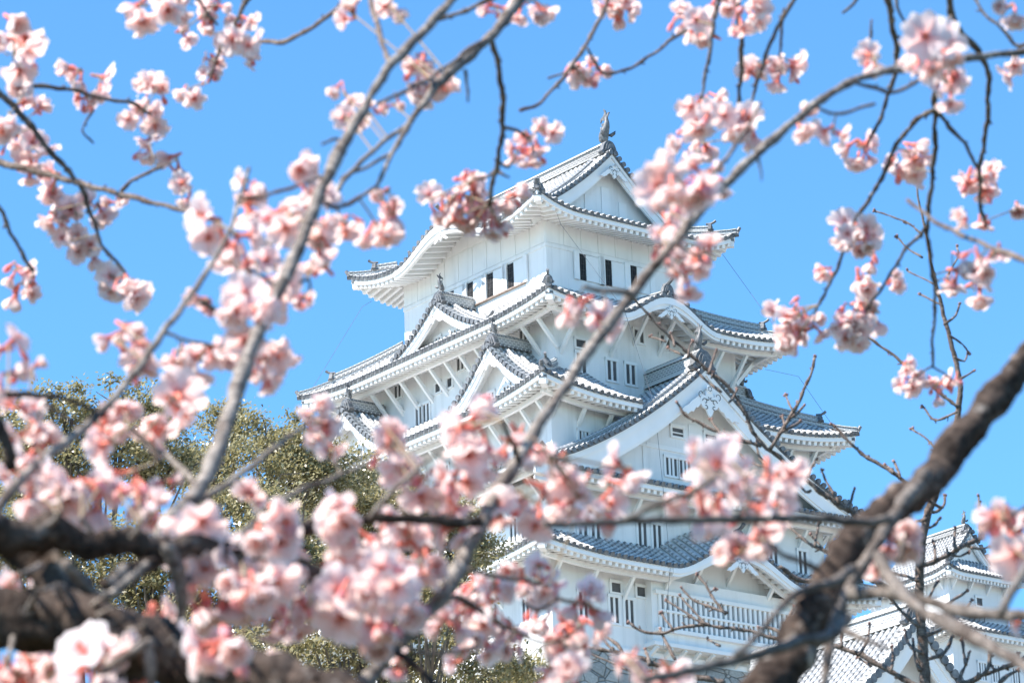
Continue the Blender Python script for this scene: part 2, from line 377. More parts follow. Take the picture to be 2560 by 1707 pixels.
def tier_roof(name, parent, hx, hy, ix, iy, z_e, z_in, lift, wx, wy, bumps=None, struts=None, which='RLBE', label=None, conc=.25, gap={}, kslope=.07):
    """a pent roof that runs round the keep between two storeys"""
    root = node(name, parent, label); fcs = faces(hx, hy)
    hl = {'R': hx, 'B': hx, 'L': hy, 'E': hy}; il = {'R': ix, 'B': ix, 'L': iy, 'E': iy}
    D = {'R': hy-iy, 'B': hy-iy, 'L': hx-ix, 'E': hx-ix}; ov = {'R': hy-wy, 'B': hy-wy, 'L': hx-wx, 'E': hx-wx}
    zf = {}; zm = {}
    for k in 'RLBE':
        def main(c, d, k=k):
            t = d/D[k]; w = hl[k]-(hl[k]-il[k])*t
            ratio = min(1.0, abs(c)/max(w, .1))
            return z_e + (z_in-z_e)*((1-conc)*t+conc*t*t) + lift*max(0, (ratio-.45)/.55)**2.2*max(0, 1-t)
        def full(c, d, k=k, main=main):
            z = main(c, d)
            if bumps and k in bumps:
                c0, w, A, spread = bumps[k]; u = abs(c-c0)/(w+spread*d)
                if u < 1: z = max(z, z_e + A*(0.5+0.5*math.cos(math.pi*u))**.85*(1+kslope*d))
            return z
        zm[k] = main; zf[k] = full
    for k in which:
        dm = lambda c, k=k: max(0.02, min(D[k], (hl[k]-abs(c))*D[k]/max(.05, hl[k]-il[k])))
        for (a, b) in ([(-hl[k], gap[k][0]), (gap[k][1], hl[k])] if k in gap else [(-hl[k], hl[k])]):
            mb = MB(); tile_slope(mb, fcs[k], zf[k], a, b, dm, 9 if bumps and k in bumps else 6)
            mb.build('tiled_slope', [M['tile'], M['tile_dark']], root)
    eave_set(root, fcs, hl, zf, ov, struts=struts, which=which, gap=gap)
    for (sx, sy) in ((-1, -1), (1, -1), (-1, 1), (1, 1)):
        if sy > 0 and sx > 0: continue
        fc = fcs['R' if sy < 0 else 'B']; k = 'R' if sy < 0 else 'B'; s = sx if sy < 0 else -sx
        pts = []
        for q in range(11):
            t = q/10*.985; c = s*(hl[k]-(hl[k]-il[k])*t); pts.append(Vector(fc(c, D[k]*t, zm[k](c, D[k]*t)+.02)))
        hip_set(root, pts, D[k])
    return root, fcs, zf, D
def hip_set(root, pts, depth):
    a = pts[0].copy(); out = (pts[0]-pts[3]); out.z = 0; out.normalize()
    tot = sum((pts[i+1]-pts[i]).length for i in range(len(pts)-1))
    up = [p + Vector((0, 0, .05)) for p in pts]
    low = [up[0] + out*.02 + Vector((0, 0, .10))] + up[1:]
    ridge_line('hip_ridge', root, [a+out*.05+Vector((0, 0, .08)), *up[1:]], .36, .30)
    L = 0; k = 1
    while k < len(pts)-1 and L < max(1.1, tot*.28): L += (pts[k]-pts[k-1]).length; k += 1
    ridge_line('hip_ridge', root, [p+Vector((0, 0, .26)) for p in up[k-1:]], .30, .34)
    oni_tile(root, up[k-1]+Vector((0, 0, .26)), out, .55, name='ridge_end_tile')
    mb = MB(); mb.tube([a-out*.35+Vector((0, 0, .18)), a+out*.1+Vector((0, 0, .2)), a+out*.24+Vector((0, 0, .42))], [.13, .14, .10], 8)
    mb.tube([a-out*.2+Vector((0, 0, .02)), a+out*.16+Vector((0, 0, .04))], .16, 8)
    mb.build('corner_tile', M['onigawara'], root)

def g_curve(s): return 1.45*s-.45*s*s
def gegyo(parent, fr, z, size, d0=-.12):
    """carved pendant under the gable apex with its two scrolled wings"""
    mb = MB()
    o = [(-.16, .55), (.16, .55), (.2, .3), (.36, .34), (.5, .2), (.5, -.05), (.38, -.22), (.2, -.3), (.12, -.5), (0, -.62), (-.12, -.5), (-.2, -.3), (-.38, -.22), (-.5, -.05), (-.5, .2), (-.36, .34), (-.2, .3)]
    mb.prism([(a*size, z+b*size) for a, b in o[::-1]][::-1], fr, d0, d0+.1)
    hexo = [(math.cos(q*math.pi/3)*.17*size, z+.62*size+math.sin(q*math.pi/3)*.17*size) for q in range(6)]
    mb.prism(hexo, fr, d0-.06, d0+.02)
    for q in range(6):
        a = q*math.pi/3+.5; c = (math.cos(a)*.09*size, z+.62*size+math.sin(a)*.09*size)
        mb.prism([(c[0]+math.cos(w)*.03*size, c[1]+math.sin(w)*.03*size) for w in (0, 1.05, 2.1, 3.14, 4.2, 5.25)], fr, d0-.075, d0-.05, 1)
    for s in (-1, 1):   # scroll lines and boss cut in relief
        for (cx, cz, r, a0, a1) in ((.27, .05, .14, 0, 4.6), (.22, -.22, .10, 1, 5.2), (.46, .34, .16, -1.2, 3.0), (.12, .18, .09, 2, 6)):
            pts = [fr(s*(cx+math.cos(a)*r*(1-.45*(a-a0)/(a1-a0)))*size, d0-.012, z+(cz+math.sin(a)*r*(1-.45*(a-a0)/(a1-a0)))*size) for a in [a0+(a1-a0)*i/10 for i in range(11)]]
            mb.tube(pts, .014*size+.004, 5, 1)
        # leaf wing along the bargeboard
        wing = [(.3, .42), (.55, .30), (.75, .12), (.95, .0), (1.15, -.22), (1.4, -.36), (1.62, -.62), (1.35, -.58), (1.22, -.66), (1.05, -.5), (.9, -.5), (.78, -.3), (.62, -.26), (.5, -.1), (.38, .1)]
        pts = [(s*a*size, z+b*size) for a, b in wing]
        mb.prism(pts if s > 0 else pts[::-1], fr, d0+.02, d0+.10)
    return mb.build('gable_pendant', [M['plaster_trim'], M['window_dark']], parent)
def gable(name, parent, fc, c0, w, d_front, d_wall, d_back, za, H, label=None, ridge_h=.7, ridge_w=.5, barge=.55, fish_h=.8, oni=.9, windows=(), slopes=True, kud=True, pend=.55, gz=None, zfoot=None, r=.115, winz=0, barge_taper=0.0):
    """a triangular gable: two concave tiled slopes, verge tiles, bargeboards, pendant, plaster wall, ridge with end tile and fish"""
    root = node(name, parent, label)
    zf = gz or (lambda s: za - H*g_curve(s))
    fr = lambda a, d, z: fc(c0+a, d_front+d, z)
    n = 14
    curve = [(w*k/n, zf(k/n)) for k in range(n+1)]
    if slopes:
        mb = MB()
        nr = max(2, round((d_back-d_front-.5)/SP))
        for s in (-1, 1):
            for k in range(n):
                a0, a1 = curve[k], curve[k+1]; L0 = k*w/n/.36*1.15; L1 = (k+1)*w/n/.36*1.15
                A = fc(c0+s*a0[0], d_front, a0[1]); B = fc(c0+s*a1[0], d_front, a1[1]); C = fc(c0+s*a1[0], d_back, a1[1]); D_ = fc(c0+s*a0[0], d_back, a0[1])
                uv = [(0.97, L0), (0.97, L1), (1.03, L1), (1.03, L0)]
                if s > 0: mb.quad(A, B, C, D_, 0, uv)
                else: mb.quad(D_, C, B, A, 0, uv[::-1])
            for i in range(nr):
                d = d_front+.75+i*SP
                if d > d_back: break
                barrel(mb, [fc(c0+s*a, d, z+.01) for a, z in curve[::-1]], fc.d, r, disc=True)
        mb.build('tiled_slope', [M['tile'], M['tile_dark']], root)
    # verge tiles: short round tiles across the edge, ends facing out
    mb = MB()
    Ls = [0]
    for k in range(n): Ls.append(Ls[-1]+math.hypot(curve[k+1][0]-curve[k][0], curve[k+1][1]-curve[k][1]))
    nv = round(Ls[-1]/(SP*.98))
    for s in (-1, 1):
        for q in range(nv+1):
            t = (q+.5)/(nv+.5)*Ls[-1]; k = max(i for i in range(n) if Ls[i] <= t+1e-6); u = (t-Ls[k])/(Ls[k+1]-Ls[k])
            a = curve[k][0]+(curve[k+1][0]-curve[k][0])*u; z = curve[k][1]+(curve[k+1][1]-curve[k][1])*u
            tx, tz = curve[k+1][0]-curve[k][0], curve[k+1][1]-curve[k][1]; l = math.hypot(tx, tz); side = fc.c*(s*tx/l)+Vector((0, 0, tz/l))
            if q < nv: barrel(mb, [fc(c0+s*a, d_front-.06, z+.03), fc(c0+s*a, d_front+.34, z+.05), fc(c0+s*a, d_front+.66, z+.05)], side, r*1.05)
        # dark edge course under the verge tiles
        top = [fc(c0+s*a, d_front, z+.03) for a, z in curve]; bot = [fc(c0+s*a, d_front, z-.13) for a, z in curve]
        if s < 0: top, bot = top[::-1], bot[::-1]
        mb.band(top, bot, fc.d*.5, 1)
    mb.build('verge_tiles', [M['tile'], M['tile_dark']], root)
    # bargeboards: a white double board following the curve
    for s in (-1, 1):
        mb = MB()
        def line(off): return [fc(c0+s*a, 0, 0) if False else (a, z-off*(1+.25*a/w)) for a, z in curve]
        def bd(o0, o1, d, th):
            T = [fc(c0+s*a, d_front+d, z-o0) for a, z in curve]; B = [fc(c0+s*a, d_front+d, z-o0-(o1-o0)*(.85+.3*a/w-barge_taper*(a/w)**4)) for a, z in curve]
            if s < 0: T, B = T[::-1], B[::-1]
            mb.band(T, B, fc.d*th)
        bd(.13, .13+barge*.32, .05, .5); bd(.13+barge*.30, .13+barge, .14, .16)
        bd(.13+barge*.9, .13+barge*1.12, .20, .12)
        mb.build('bargeboard', M['plaster_trim'], root)
    # gable wall
    zw = [(a, zf(a/w)-.15) for a in [w*.97*k/n for k in range(n+1)]]
    zb = (zfoot if zfoot is not None else za-H-.5)
    out = [(-zw[-1][0], zb)] + [(zw[-1][0], zb)] + [(a, z) for a, z in zw[::-1]] + [(-a, z) for a, z in zw[1:]]
    mb = MB(); mb.prism(out, lambda a, d, z: fc(c0+a, d, z), d_wall, d_wall+.15)
    for s in (-1, 1):   # soffit under the overhanging verge
        for k in range(n):
            a0, a1 = curve[k], curve[k+1]
            q = [fc(c0+s*a0[0], d_front+.1, a0[1]-.14), fc(c0+s*a0[0], d_wall+.05, a0[1]-.14), fc(c0+s*a1[0], d_wall+.05, a1[1]-.14), fc(c0+s*a1[0], d_front+.1, a1[1]-.14)]
            mb.quad(*(q if s > 0 else q[::-1]))
    mb.build('gable_wall', M['plaster'], root)
    gegyo(root, fr, za-.13-barge-pend*.62, pend)
    for (a, z0, ww, hh, nb) in windows: slit_window(root, fc, c0+a, d_wall, z0, ww, hh, nb)
    if ridge_h:
        zr = za+.02
        ridge_line('ridge', root, [fc(c0, d_front+.35, zr), fc(c0, d_back, zr)], ridge_w, ridge_h)
        oni_tile(root, fc(c0, d_front+.25, zr-.12), -fc.d, oni, knob=False)
        mb = MB()
        for s in (-1, 1):
            for (a, z) in ((.0, .0), (.24, -.18)):
                c = Vector(fc(c0+s*a, d_front+.02, zr+.06+z)); mb.tube([c+fc.d*.5, c-fc.d*.08], .14, 8)
        mb.build('ridge_end_tile', M['onigawara'], root)
        if fish_h: fish(root, fc(c0, d_front+.45, zr+ridge_h*.98), fc.d, fish_h)
    if kud:   # descending ridges with their own end tiles
        for s in (-1, 1):
            pts = [fc(c0+s*a, d_front+1.05, z+.08) for a, z in curve[2:-2]]
            ridge_line('descending_ridge', root, pts, .32, .34)
            oni_tile(root, Vector(pts[-1])+Vector((0, 0, -.02)), fc.c*s, .62)
    return root
def slit_window(parent, fc, c, d, z, w, h, nb, shutter=False, frame=True):
    """white framed opening with thick plastered bars"""
    mb = MB(); e = .06
    mb.hexa([fc(c, d-.012, z), fc(c+w, d-.012, z), fc(c+w, d+.05, z), fc(c, d+.05, z), fc(c, d-.012, z+h), fc(c+w, d-.012, z+h), fc(c+w, d+.05, z+h), fc(c, d+.05, z+h)])
    o = mb.build('window', M['window_dark'], parent)
    mb = MB()
    def bx(c_, w_, z_, h_, t): mb.hexa([fc(c_, d-t, z_), fc(c_+w_, d-t, z_), fc(c_+w_, d, z_), fc(c_, d, z_), fc(c_, d-t, z_+h_), fc(c_+w_, d-t, z_+h_), fc(c_+w_, d, z_+h_), fc(c_, d, z_+h_)])
    if frame:
        bx(c-.14, .14, z-.05, h+.2, .07); bx(c+w, .14, z-.05, h+.2, .07); bx(c-.14, w+.28, z+h, .16, .10); bx(c-.14, w+.28, z-.12, .12, .08)
    bw = .13
    for k in range(nb):
        x = c + w*(k+1)/(nb+1) - bw/2; bx(x, bw, z, h, .06)
    mb.build('window_bars', M['plaster_trim'], o)
    return o
def barred_window(parent, fc, c, d, z, w, h):
    """tall dark opening with thin iron bars, white reveals and the sliding shutter board beside it"""
    mb = MB()
    mb.hexa([fc(c, d-.012, z), fc(c+w, d-.012, z), fc(c+w, d+.05, z), fc(c, d+.05, z), fc(c, d-.012, z+h), fc(c+w, d-.012, z+h), fc(c+w, d+.05, z+h), fc(c, d+.05, z+h)])
    o = mb.build('window', M['shadow_void'], parent)
    mb = MB()
    for k in range(4):
        x = c + w*(k+.7)/4.4; mb.tube([fc(x, d-.04, z), fc(x, d-.04, z+h)], .014, 5)
    for k in range(4):
        zz = z + h*(k+.6)/4.2; mb.tube([fc(c, d-.045, zz), fc(c+w, d-.045, zz)], .011, 5)
    mb.build('window_bars', M['iron'], o)
    mb = MB()
    def bx(c_, w_, z_, h_, t): mb.hexa([fc(c_, d-t, z_), fc(c_+w_, d-t, z_), fc(c_+w_, d, z_), fc(c_, d, z_), fc(c_, d-t, z_+h_), fc(c_+w_, d-t, z_+h_), fc(c_+w_, d, z_+h_), fc(c_, d, z_+h_)])
    bx(c-.33, .33, z-.05, h+.12, .12); bx(c+w, .90, z, h-.02, .05); bx(c+w+.90, .33, z-.05, h+.12, .12)
    mb.build('window_shutter', M['plaster_trim'], o)
    return o

# ------------------------------------------------------------------ the castle keep
ZB = 49.3192
keep = thing('castle_keep', 'tall white five tiered castle keep on a stone base with grey tiled roofs and gables', 'castle', (1.8003, 208.3826, ZB), math.pi/2-PSI)
def storey(name, hx, hy, z0, z1, lines=()):
    mb = MB(); mb.box((-hx, -hy, z0), (hx, hy, z1))
    return mb.build(name, M['plaster'], keep)
# storeys, from the top down (half widths and heights above the stone base)
w1 = storey('storey_wall', 4.87, 6.60, 20.6, 26.3)
w2 = storey('storey_wall', 6.37, 8.95, 14.4, 20.0)
w3 = storey('storey_wall', 9.0, 11.7, 8.6, 13.95)
w4 = storey('storey_wall', 9.5, 11.85, 4.3, 9.0)
w5 = storey('storey_wall', 9.55, 11.9, 0.02, 5.6)
F1 = faces(4.87, 6.60); F2 = faces(6.37, 8.95); F3 = faces(9.0, 11.7); F4 = faces(9.5, 11.85); F5 = faces(9.55, 11.9)

# --- top roof: hip-and-gable, ridge running away from the shaded side
def top_roof():
    root = node('roof', keep, 'topmost hip and gable roof with a curved eave on the sunlit side')
    hx, hy, yv, dg = 7.08, 8.76, 6.75, 1.9; za, H, lift = 30.5, 5.0, .8
    fcs = faces(hx, hy); zs = lambda x: za-H*g_curve(min(1, abs(x)/hx)) if abs(x) <= hx else za-H
    kc, kw, kA = 0.0, 4.3, 1.5
    def lf(ratio, t): return lift*max(0, (ratio-.55)/.45)**2.0*max(0, 1-t)
    def zside(c, d):
        t = d/dg; w = hy-(hy-yv)*min(1, t); z = zs(hx-d)+lf(min(1, abs(c)/w), t); return z
    def zL(c, d):
        z = zside(c, d); u = abs(c-kc)/kw
        if u < 1: z = max(z, zs(hx)+kA*(.5+.5*math.cos(math.pi*u))**.85+.07*d)
        return z
    e = dg/(hy-yv)
    def zend(c, d):
        t = d/(hy-yv); w = hx-dg*min(1, t); return zs(hx-d*e)+lf(min(1, abs(c)/w), t)
    Dend = hy-5.6
    for k, z in (('L', zL), ('E', zL)):
        mb = MB(); tile_slope(mb, fcs[k], z, -hy, hy, lambda c: hx-.02 if abs(c) <= yv-.35 else max(.02, min((hy-abs(c))/(hy-yv)*dg, hx)), 16)
        mb.build('tiled_slope', [M['tile'], M['tile_dark']], root)
    for k in 'RB':
        mb = MB(); tile_slope(mb, fcs[k], zend, -hx, hx, lambda c: max(.02, min(Dend, (hx-abs(c))/e) if abs(c) > hx-dg else Dend), 7)
        mb.build('tiled_slope', [M['tile'], M['tile_dark']], root)
    hl = {'R': hx, 'B': hx, 'L': hy, 'E': hy}; ov = {'R': hy-6.6, 'B': hy-6.6, 'L': hx-4.87, 'E': hx-4.87}
    zf = {'R': zend, 'B': zend, 'L': zL, 'E': zL}
    eave_set(root, fcs, hl, zf, ov, struts=None, beam=False)
    for sx in (-1, 1):
        for sy in (-1, 1):
            fc = fcs['R' if sy < 0 else 'B']; s = sx if sy < 0 else -sx
            pts = []
            for q in range(9):
                d = (hy-yv)*q/8; c = s*(hx-d*e); pts.append(Vector(fc(c, d, zend(c, d)+.02)))
            hip_set(root, pts, hy-yv)
    gable('gable', keep, fcs['R'], 0, hx-dg*.72, hy-yv, hy-5.93, hy, za, H, gz=lambda s: zs(s*(hx-dg*.72)), slopes=False, ridge_h=.72, ridge_w=.55, barge=.75, fish_h=1.75, oni=1.0, kud=False, pend=.62, zfoot=26.6,
          label='white triangular gable of the topmost roof')
    ridge_line('ridge', root, [(0, -6.2, za+.02), (0, 6.2, za+.02)], .55, .74)
    fish(root, (0, 6.1, za+.7), (0, -1, 0), 1.75)
    for s in (-1, 1):   # descending ridges beside the verges
        for sy in (-1, 1):
            pts = [(s*x, sy*(yv-1.15), zs(x)+.08) for x in (.6, 1.5, 2.4, 3.3, 4.2, 4.9)]
            ridge_line('descending_ridge', root, pts, .34, .36); oni_tile(root, Vector(pts[-1]), (s, 0, 0), .6)
    mb = MB()
    for c in (-1.5, -.28, .95): mb.box((c, -5.98, 26.4), (c+.55, -5.9, za-1.9-.55*abs(c+.28)))
    mb.build('wall_panels', M['plaster_trim'], keep)
    kara_trim(root, fcs['L'], zL, kc, kw, .55)
    kara_ridge(root, fcs['L'], zL, kc, 2.8)
    kara_wall(root, fcs['L'], zL, kc, kw, 2.2, 26.0)
    return root
def kara_trim(root, fc, zf, c0, w, size, d=.0):
    """thick curved bargeboard and pendant of an undulating eave"""
    mb = MB(); n = 24
    cs = [c0-w*1.04+2*w*1.04*k/n for k in range(n+1)]
    e = lambda c: (.5+.5*math.cos(math.pi*min(1, abs(c-c0)/w)))
    mb.band([fc(c, -.02, zf(c, 0)-.10) for c in cs], [fc(c, -.02, zf(c, 0)-.38-.10*e(c)) for c in cs], fc.d*.24)
    mb.band([fc(c, .06, zf(c, 0)-.36-.10*e(c)) for c in cs], [fc(c, .06, zf(c, 0)-.52-.22*e(c)) for c in cs], fc.d*.2)
    mb.build('bargeboard', M['plaster_trim'], root)
    gegyo(root, lambda a, d_, z: fc(c0+a, .02+d_, z), zf(c0, 0)-.62-size*.45, size*.72, d0=-.06)
def kara_wall(root, fc, zf, c0, w, d, z0):
    """plaster wall that closes the space under an undulating eave"""
    n = 20; cs = [c0-w+2*w*k/n for k in range(n+1)]
    top = [(c, max(z0+.02, zf(c, d)-.12)) for c in cs]
    mb = MB(); mb.prism([(cs[0], z0), (cs[-1], z0)]+top[::-1], lambda a, q, z: fc(a, q, z), d-.01, d+.3); mb.build('gable_wall', M['plaster'], root)
def kara_ridge(root, fc, zf, c0, L):
    pts = [fc(c0, .35+L*k/5, zf(c0, .35+L*k/5)+.05) for k in range(6)]
    ridge_line('ridge', root, pts, .36, .36); oni_tile(root, Vector(pts[0])-fc.d*.2, -fc.d, .78)
top_roof()

# --- wall detail of the top storey
mb = MB()
for key, hl_ in (('R', 4.87), ('L', 6.60)):
    fc = F1[key]
    def slab(c0, c1, z0, z1, t=.025): mb.hexa([fc(c0, -t, z0), fc(c1, -t, z0), fc(c1, .02, z0), fc(c0, .02, z0), fc(c0, -t, z1), fc(c1, -t, z1), fc(c1, .02, z1), fc(c0, .02, z1)])
    n = 8 if key == 'R' else 10
    for k in range(n):
        a = -hl_+.05+(2*hl_-.1)*k/n; b = -hl_+.05+(2*hl_-.1)*(k+1)/n-.035
        slab(a, b, 24.28, 25.9)
    slab(-hl_-.03, hl_+.03, 24.02, 24.24, .05)
    slab(-hl_+.02, hl_-.02, 21.0, 22.42, .02)
mb.build('wall_panels', M['plaster'], keep)
for x in (-2.67, -.86, .94): barred_window(keep, F1['R'], x, -.03, 22.5, .52, 1.5)
for y in (.55, -1.3, -3.17, 2.35): barred_window(keep, F1['L'], -y, -.03, 22.5, .60, 1.42)
for key, a, b in (('L', -2.9, 4.75),):
    fc = F1[key]; mb = MB(); mb.hexa([fc(a, -.16, 22.40), fc(b, -.16, 22.40), fc(b, 0, 22.40), fc(a, 0, 22.40), fc(a, -.16, 22.48), fc(b, -.16, 22.48), fc(b, 0, 22.48), fc(a, 0, 22.48)])
    mb.build('window_sill', M['sill_wood'], keep)

# --- second roof
r2, f2, z2, D2 = tier_roof('roof', keep, 8.75, 11.56, 4.9, 6.62, 19.05, 21.66, .5, 6.37, 8.95, bumps={'R': (-.35, 3.3, 1.45, .1)}, struts=1.75, label='second roof from the top with an undulating eave on the shaded side')
kara_trim(r2, f2['R'], z2['R'], -.35, 3.3, .8); kara_ridge(r2, f2['R'], z2['R'], -.35, 2.6); kara_wall(r2, f2['R'], z2['R'], -.35, 3.3, 2.6, 19.7)
gable('gable', keep, f2['L'], 0, 4.3, 1.05, 2.0, 3.8, 22.15, 2.45, ridge_h=.75, fish_h=.95, oni=.9, barge=.5, windows=((-1.1, 20.0, .42, .5, 1), (.35, 20.0, .42, .5, 1)), pend=.5, zfoot=19.3, label='single triangular gable on the sunlit side of the second roof')
# --- third roof with twin gables on the sunlit side
r3, f3, z3, D3 = tier_roof('roof', keep, 10.93, 13.5, 6.4, 8.97, 13.30, 16.05, .7, 9.0, 11.7, struts=1.75, gap={'R': (-4.0, 4.0)}, label='third roof from the top, its corner curling up')
for cy in (6.75, -6.75):
    gable('gable', keep, f3['L'], cy, 4.0, 1.63, 2.6, 4.5, 17.5, 3.1, ridge_h=.72, fish_h=.85, oni=.9, barge=.55, windows=((-1.15, 14.6, .45, .62, 1), (.2, 14.6, .45, .62, 1)), pend=.6, zfoot=13.5,
          label='twin triangular gable nearer the corner on the sunlit side' if cy > 0 else 'twin triangular gable farther from the corner on the sunlit side')
gable('gable', keep, f2['E'], 0, 4.3, 1.05, 2.0, 3.8, 22.15, 2.45, ridge_h=.75, fish_h=.95, oni=.9, barge=.5, pend=.5, zfoot=19.3, label='gable on the far side of the second roof')
for cy in (6.75, -6.75):
    gable('gable', keep, f3['E'], cy, 4.0, 1.63, 2.6, 4.5, 17.5, 3.1, ridge_h=.72, fish_h=.85, oni=.9, barge=.55, pend=.6, zfoot=13.5, label='gable on the far side of the third roof')
# --- fourth roof: the great hip-and-gable
def great_roof():
    root = node('roof', keep, 'fourth roof from the top, the great hip and gable roof'); hx, hy, yv, dg = 11.7, 13.75, 13.85, .8; za, H, lift = 15.9, 7.05, .15
    fcs = faces(hx, hy); zs = lambda x: za-H*g_curve(min(1, abs(x)/hx))+.45*max(0, abs(x)/hx-.8)**2/.04*1.0
    lf = lambda ratio, t: lift*max(0, (ratio-.5)/.5)**2.2*max(0, 1-t)
    def zside(c, d):
        t = d/2.0; return zs(hx-d)+lf(min(1, abs(c)/hy), t)
    def zend(c, d): return zs(hx)-.42+.42*d+lf(min(1, abs(c)/hx), d/2.0)
    for k in 'LE':
        mb = MB(); tile_slope(mb, fcs[k], zside, -hy+.55, hy-.55, lambda c: hx-.02, 18)
        mb.build('tiled_slope', [M['tile'], M['tile_dark']], root)
        for s in (-1, 1):
            mb = MB(); c0, c1 = sorted((s*(hy-.55), s*(hy-.02))); tile_slope(mb, fcs[k], zside, c0, c1, lambda c: 1.6, 5)
            mb.build('tiled_slope', [M['tile'], M['tile_dark']], root)
    for k in 'RB':
        mb = MB(); tile_slope(mb, fcs[k], zend, -hx, hx, lambda c: max(.02, min(1.8, (hx-abs(c))*1.1)), 6)
        mb.build('tiled_slope', [M['tile'], M['tile_dark']], root)
    hl = {'R': hx, 'B': hx, 'L': hy, 'E': hy}; ov = {'R': hy-11.85, 'B': hy-11.85, 'L': hx-9.5, 'E': hx-9.5}
    eave_set(root, fcs, hl, {'R': zend, 'B': zend, 'L': zside, 'E': zside}, ov, struts=1.9)
    gw = hx+.05
    gable('gable', keep, fcs['R'], 0, gw, hy-yv, hy-12.5, hy-8.9, za, H, gz=lambda s: zs(s*gw), slopes=False, ridge_h=1.1, ridge_w=.7, barge=1.15, barge_taper=.5, fish_h=1.35, oni=1.35, kud=False, pend=1.25, zfoot=8.9,
          windows=((-2.05, 9.95, .75, .95, 2), (-1.1, 9.95, .75, .95, 2), (.55, 9.95, .75, .95, 2), (1.5, 9.95, .75, .95, 2)), label='huge triangular gable with carved pendant on the shaded side')
    fc = F3['R']; mb = MB()   # timber framing lines and small louvres of the gable wall
    fw = lambda c, t, z: (c, -12.5-t, z)
    def sl(c0, c1, z0, z1, t): mb.box((c0, -12.5-t, z0), (c1, -12.45, z1))
    sl(-.35, .35, 11.5, 13.0, .05)
    sl(-6.6, 6.6, 11.30, 11.42, .06); sl(-3.3, 3.3, 11.42, 11.55, .03); sl(-3.6, -3.42, 9.2, 11.3, .05); sl(3.42, 3.6, 9.2, 11.3, .05)
    for c in (-1.55, .75): sl(c, c+.85, 12.35, 12.42, .05); sl(c, c+.85, 12.65, 12.72, .05)
    mb.build('wall_panels', M['plaster_trim'], keep)
    for c in (-1.5, .8): slit_window(keep, Face((0, -12.5), (1, 0), (0, 1)), c, 0, 12.2, .75, .5, 0)
    for s in (-1, 1):
        pts = [(s*x, -(yv-1.0), zs(x)+.08) for x in (.6, 2, 3.5, 5, 6.5, 8, 9.3, 10.3)]
        ridge_line('descending_ridge', root, pts, .36, .40); oni_tile(root, Vector(pts[-1]), (s, 0, 0), .7)
    return root
great_roof()
# --- fifth roof with the wide undulating eave over the lattice bay
r5, f5, z5, D5 = tier_roof('roof', keep, 11.75, 13.95, 9.55, 11.9, 4.5, 5.95, .5, 9.55, 11.9, bumps={'R': (1.75, 4.6, 1.75, 1.5)}, struts=2.4, kslope=.34, label='lowest roof with a wide undulating eave on the shaded side')
kara_trim(r5, f5['R'], z5['R'], 1.75, 4.6, .95); kara_ridge(r5, f5['R'], z5['R'], 1.75, 1.7)

# --- windows of the lower storeys
fR, fL = F2['R'], F2['L']
for c in (-2.85, -1.55): slit_window(keep, fR, c, 0, 16.05, .62, 1.1, 1)
slit_window(keep, fR, -4.95, 0, 16.1, .62, 1.1, 1); slit_window(keep, fR, 2.3, 0, 16.05, .62, 1.1, 1)
slit_window(keep, fR, -4.95, 0, 17.55, .66, .42, 0)
for c in (-.85, 1.0, -2.9): slit_window(keep, fR, c, 0, 18.55, .62, .7, 1)
for y in (3.65, 2.95): slit_window(keep, fL, -y, 0, 16.1, .55, 1.1, 1)
for y in (1.75, .65): slit_window(keep, fL, -y, 0, 17.6, .42, .5, 0)
for y in (-.3, -6.0, 5.6): slit_window(keep, fL, -y, 0, 18.3, .6, .7, 1)
fR, fL = F3['R'], F3['L']
for c in (-7.2, -4.4, 7.0): slit_window(keep, fR, c, 0, 11.0, .62, .75, 2)
slit_window(keep, fR, -7.1, 0, 10.1, .5, .35, 0)
for y in (9.0, 3.0, -2.0, -8.5): slit_window(keep, fL, -y, 0, 10.9, .7, 1.0, 2)
for y in (6.0, .5, -5.5): slit_window(keep, fL, -y, 0, 10.9, .7, 1.0, 1)
fR, fL = F4['R'], F4['L']
for c in (-7.6, -6.75, -3.6, -2.6, 4.6, 5.5, 7.6): slit_window(keep, fR, c, 0, 4.95+.9, .55, 1.45, 1)
for y in (-9.6, -8.6, -5.0, -4.0, 0, 1, 5, 6): slit_window(keep, fL, -y, 0, 5.9, .55, 1.4, 1)
fR, fL = F5['R'], F5['L']
for c in (-5.75, -4.75, -7.8, 7.4): slit_window(keep, fR, c, 0, 1.6, .55, 1.35, 1)
for c in (-5.6, -3.9, 5.6): slit_window(keep, fR, c, 0, 3.25, .6, .5, 0)
for y in (-9.5, -6.5, -2.5, 1.5, 5.5): slit_window(keep, fL, -y, 0, 1.6, .55, 1.35, 1)
# --- projecting lattice bay
bay = node('lattice_bay', keep, 'white barred bay under the wide undulating eave'); fb = Face((0, -12.42), (1, 0), (0, 1))
mb = MB(); mb.box((-3.35, -12.42, .75), (6.85, -11.88, 4.25)); mb.build('bay_wall', M['plaster'], bay)
mb = MB(); mb.box((-2.95, -12.44, 1.55), (6.45, -12.3, 3.35)); mb.build('window', M['window_board'], bay)
mb = MB()
k = 0; x = -2.95
while x < 6.4: mb.box((x, -12.56, 1.55), (x+.16, -12.40, 3.35)); x += .345
mb.box((-2.98, -12.60, 2.42), (6.48, -12.38, 2.54)); mb.box((-3.2, -12.63, 3.35), (6.7, -12.38, 3.55)); mb.box((-3.2, -12.66, 1.35), (6.7, -12.38, 1.55))
mb.build('window_bars', M['plaster_trim'], bay)
mb = MB()
mb.box((-3.5, -12.72, .55), (7.0, -11.88, .75))
x = -3.2
while x < 6.9: mb.beam((x, -12.6, .52), (x, -11.9, .12), .16, .2, up=(0, 1, 0)); x += .95
mb.build('bay_trim', M['plaster_trim'], bay)
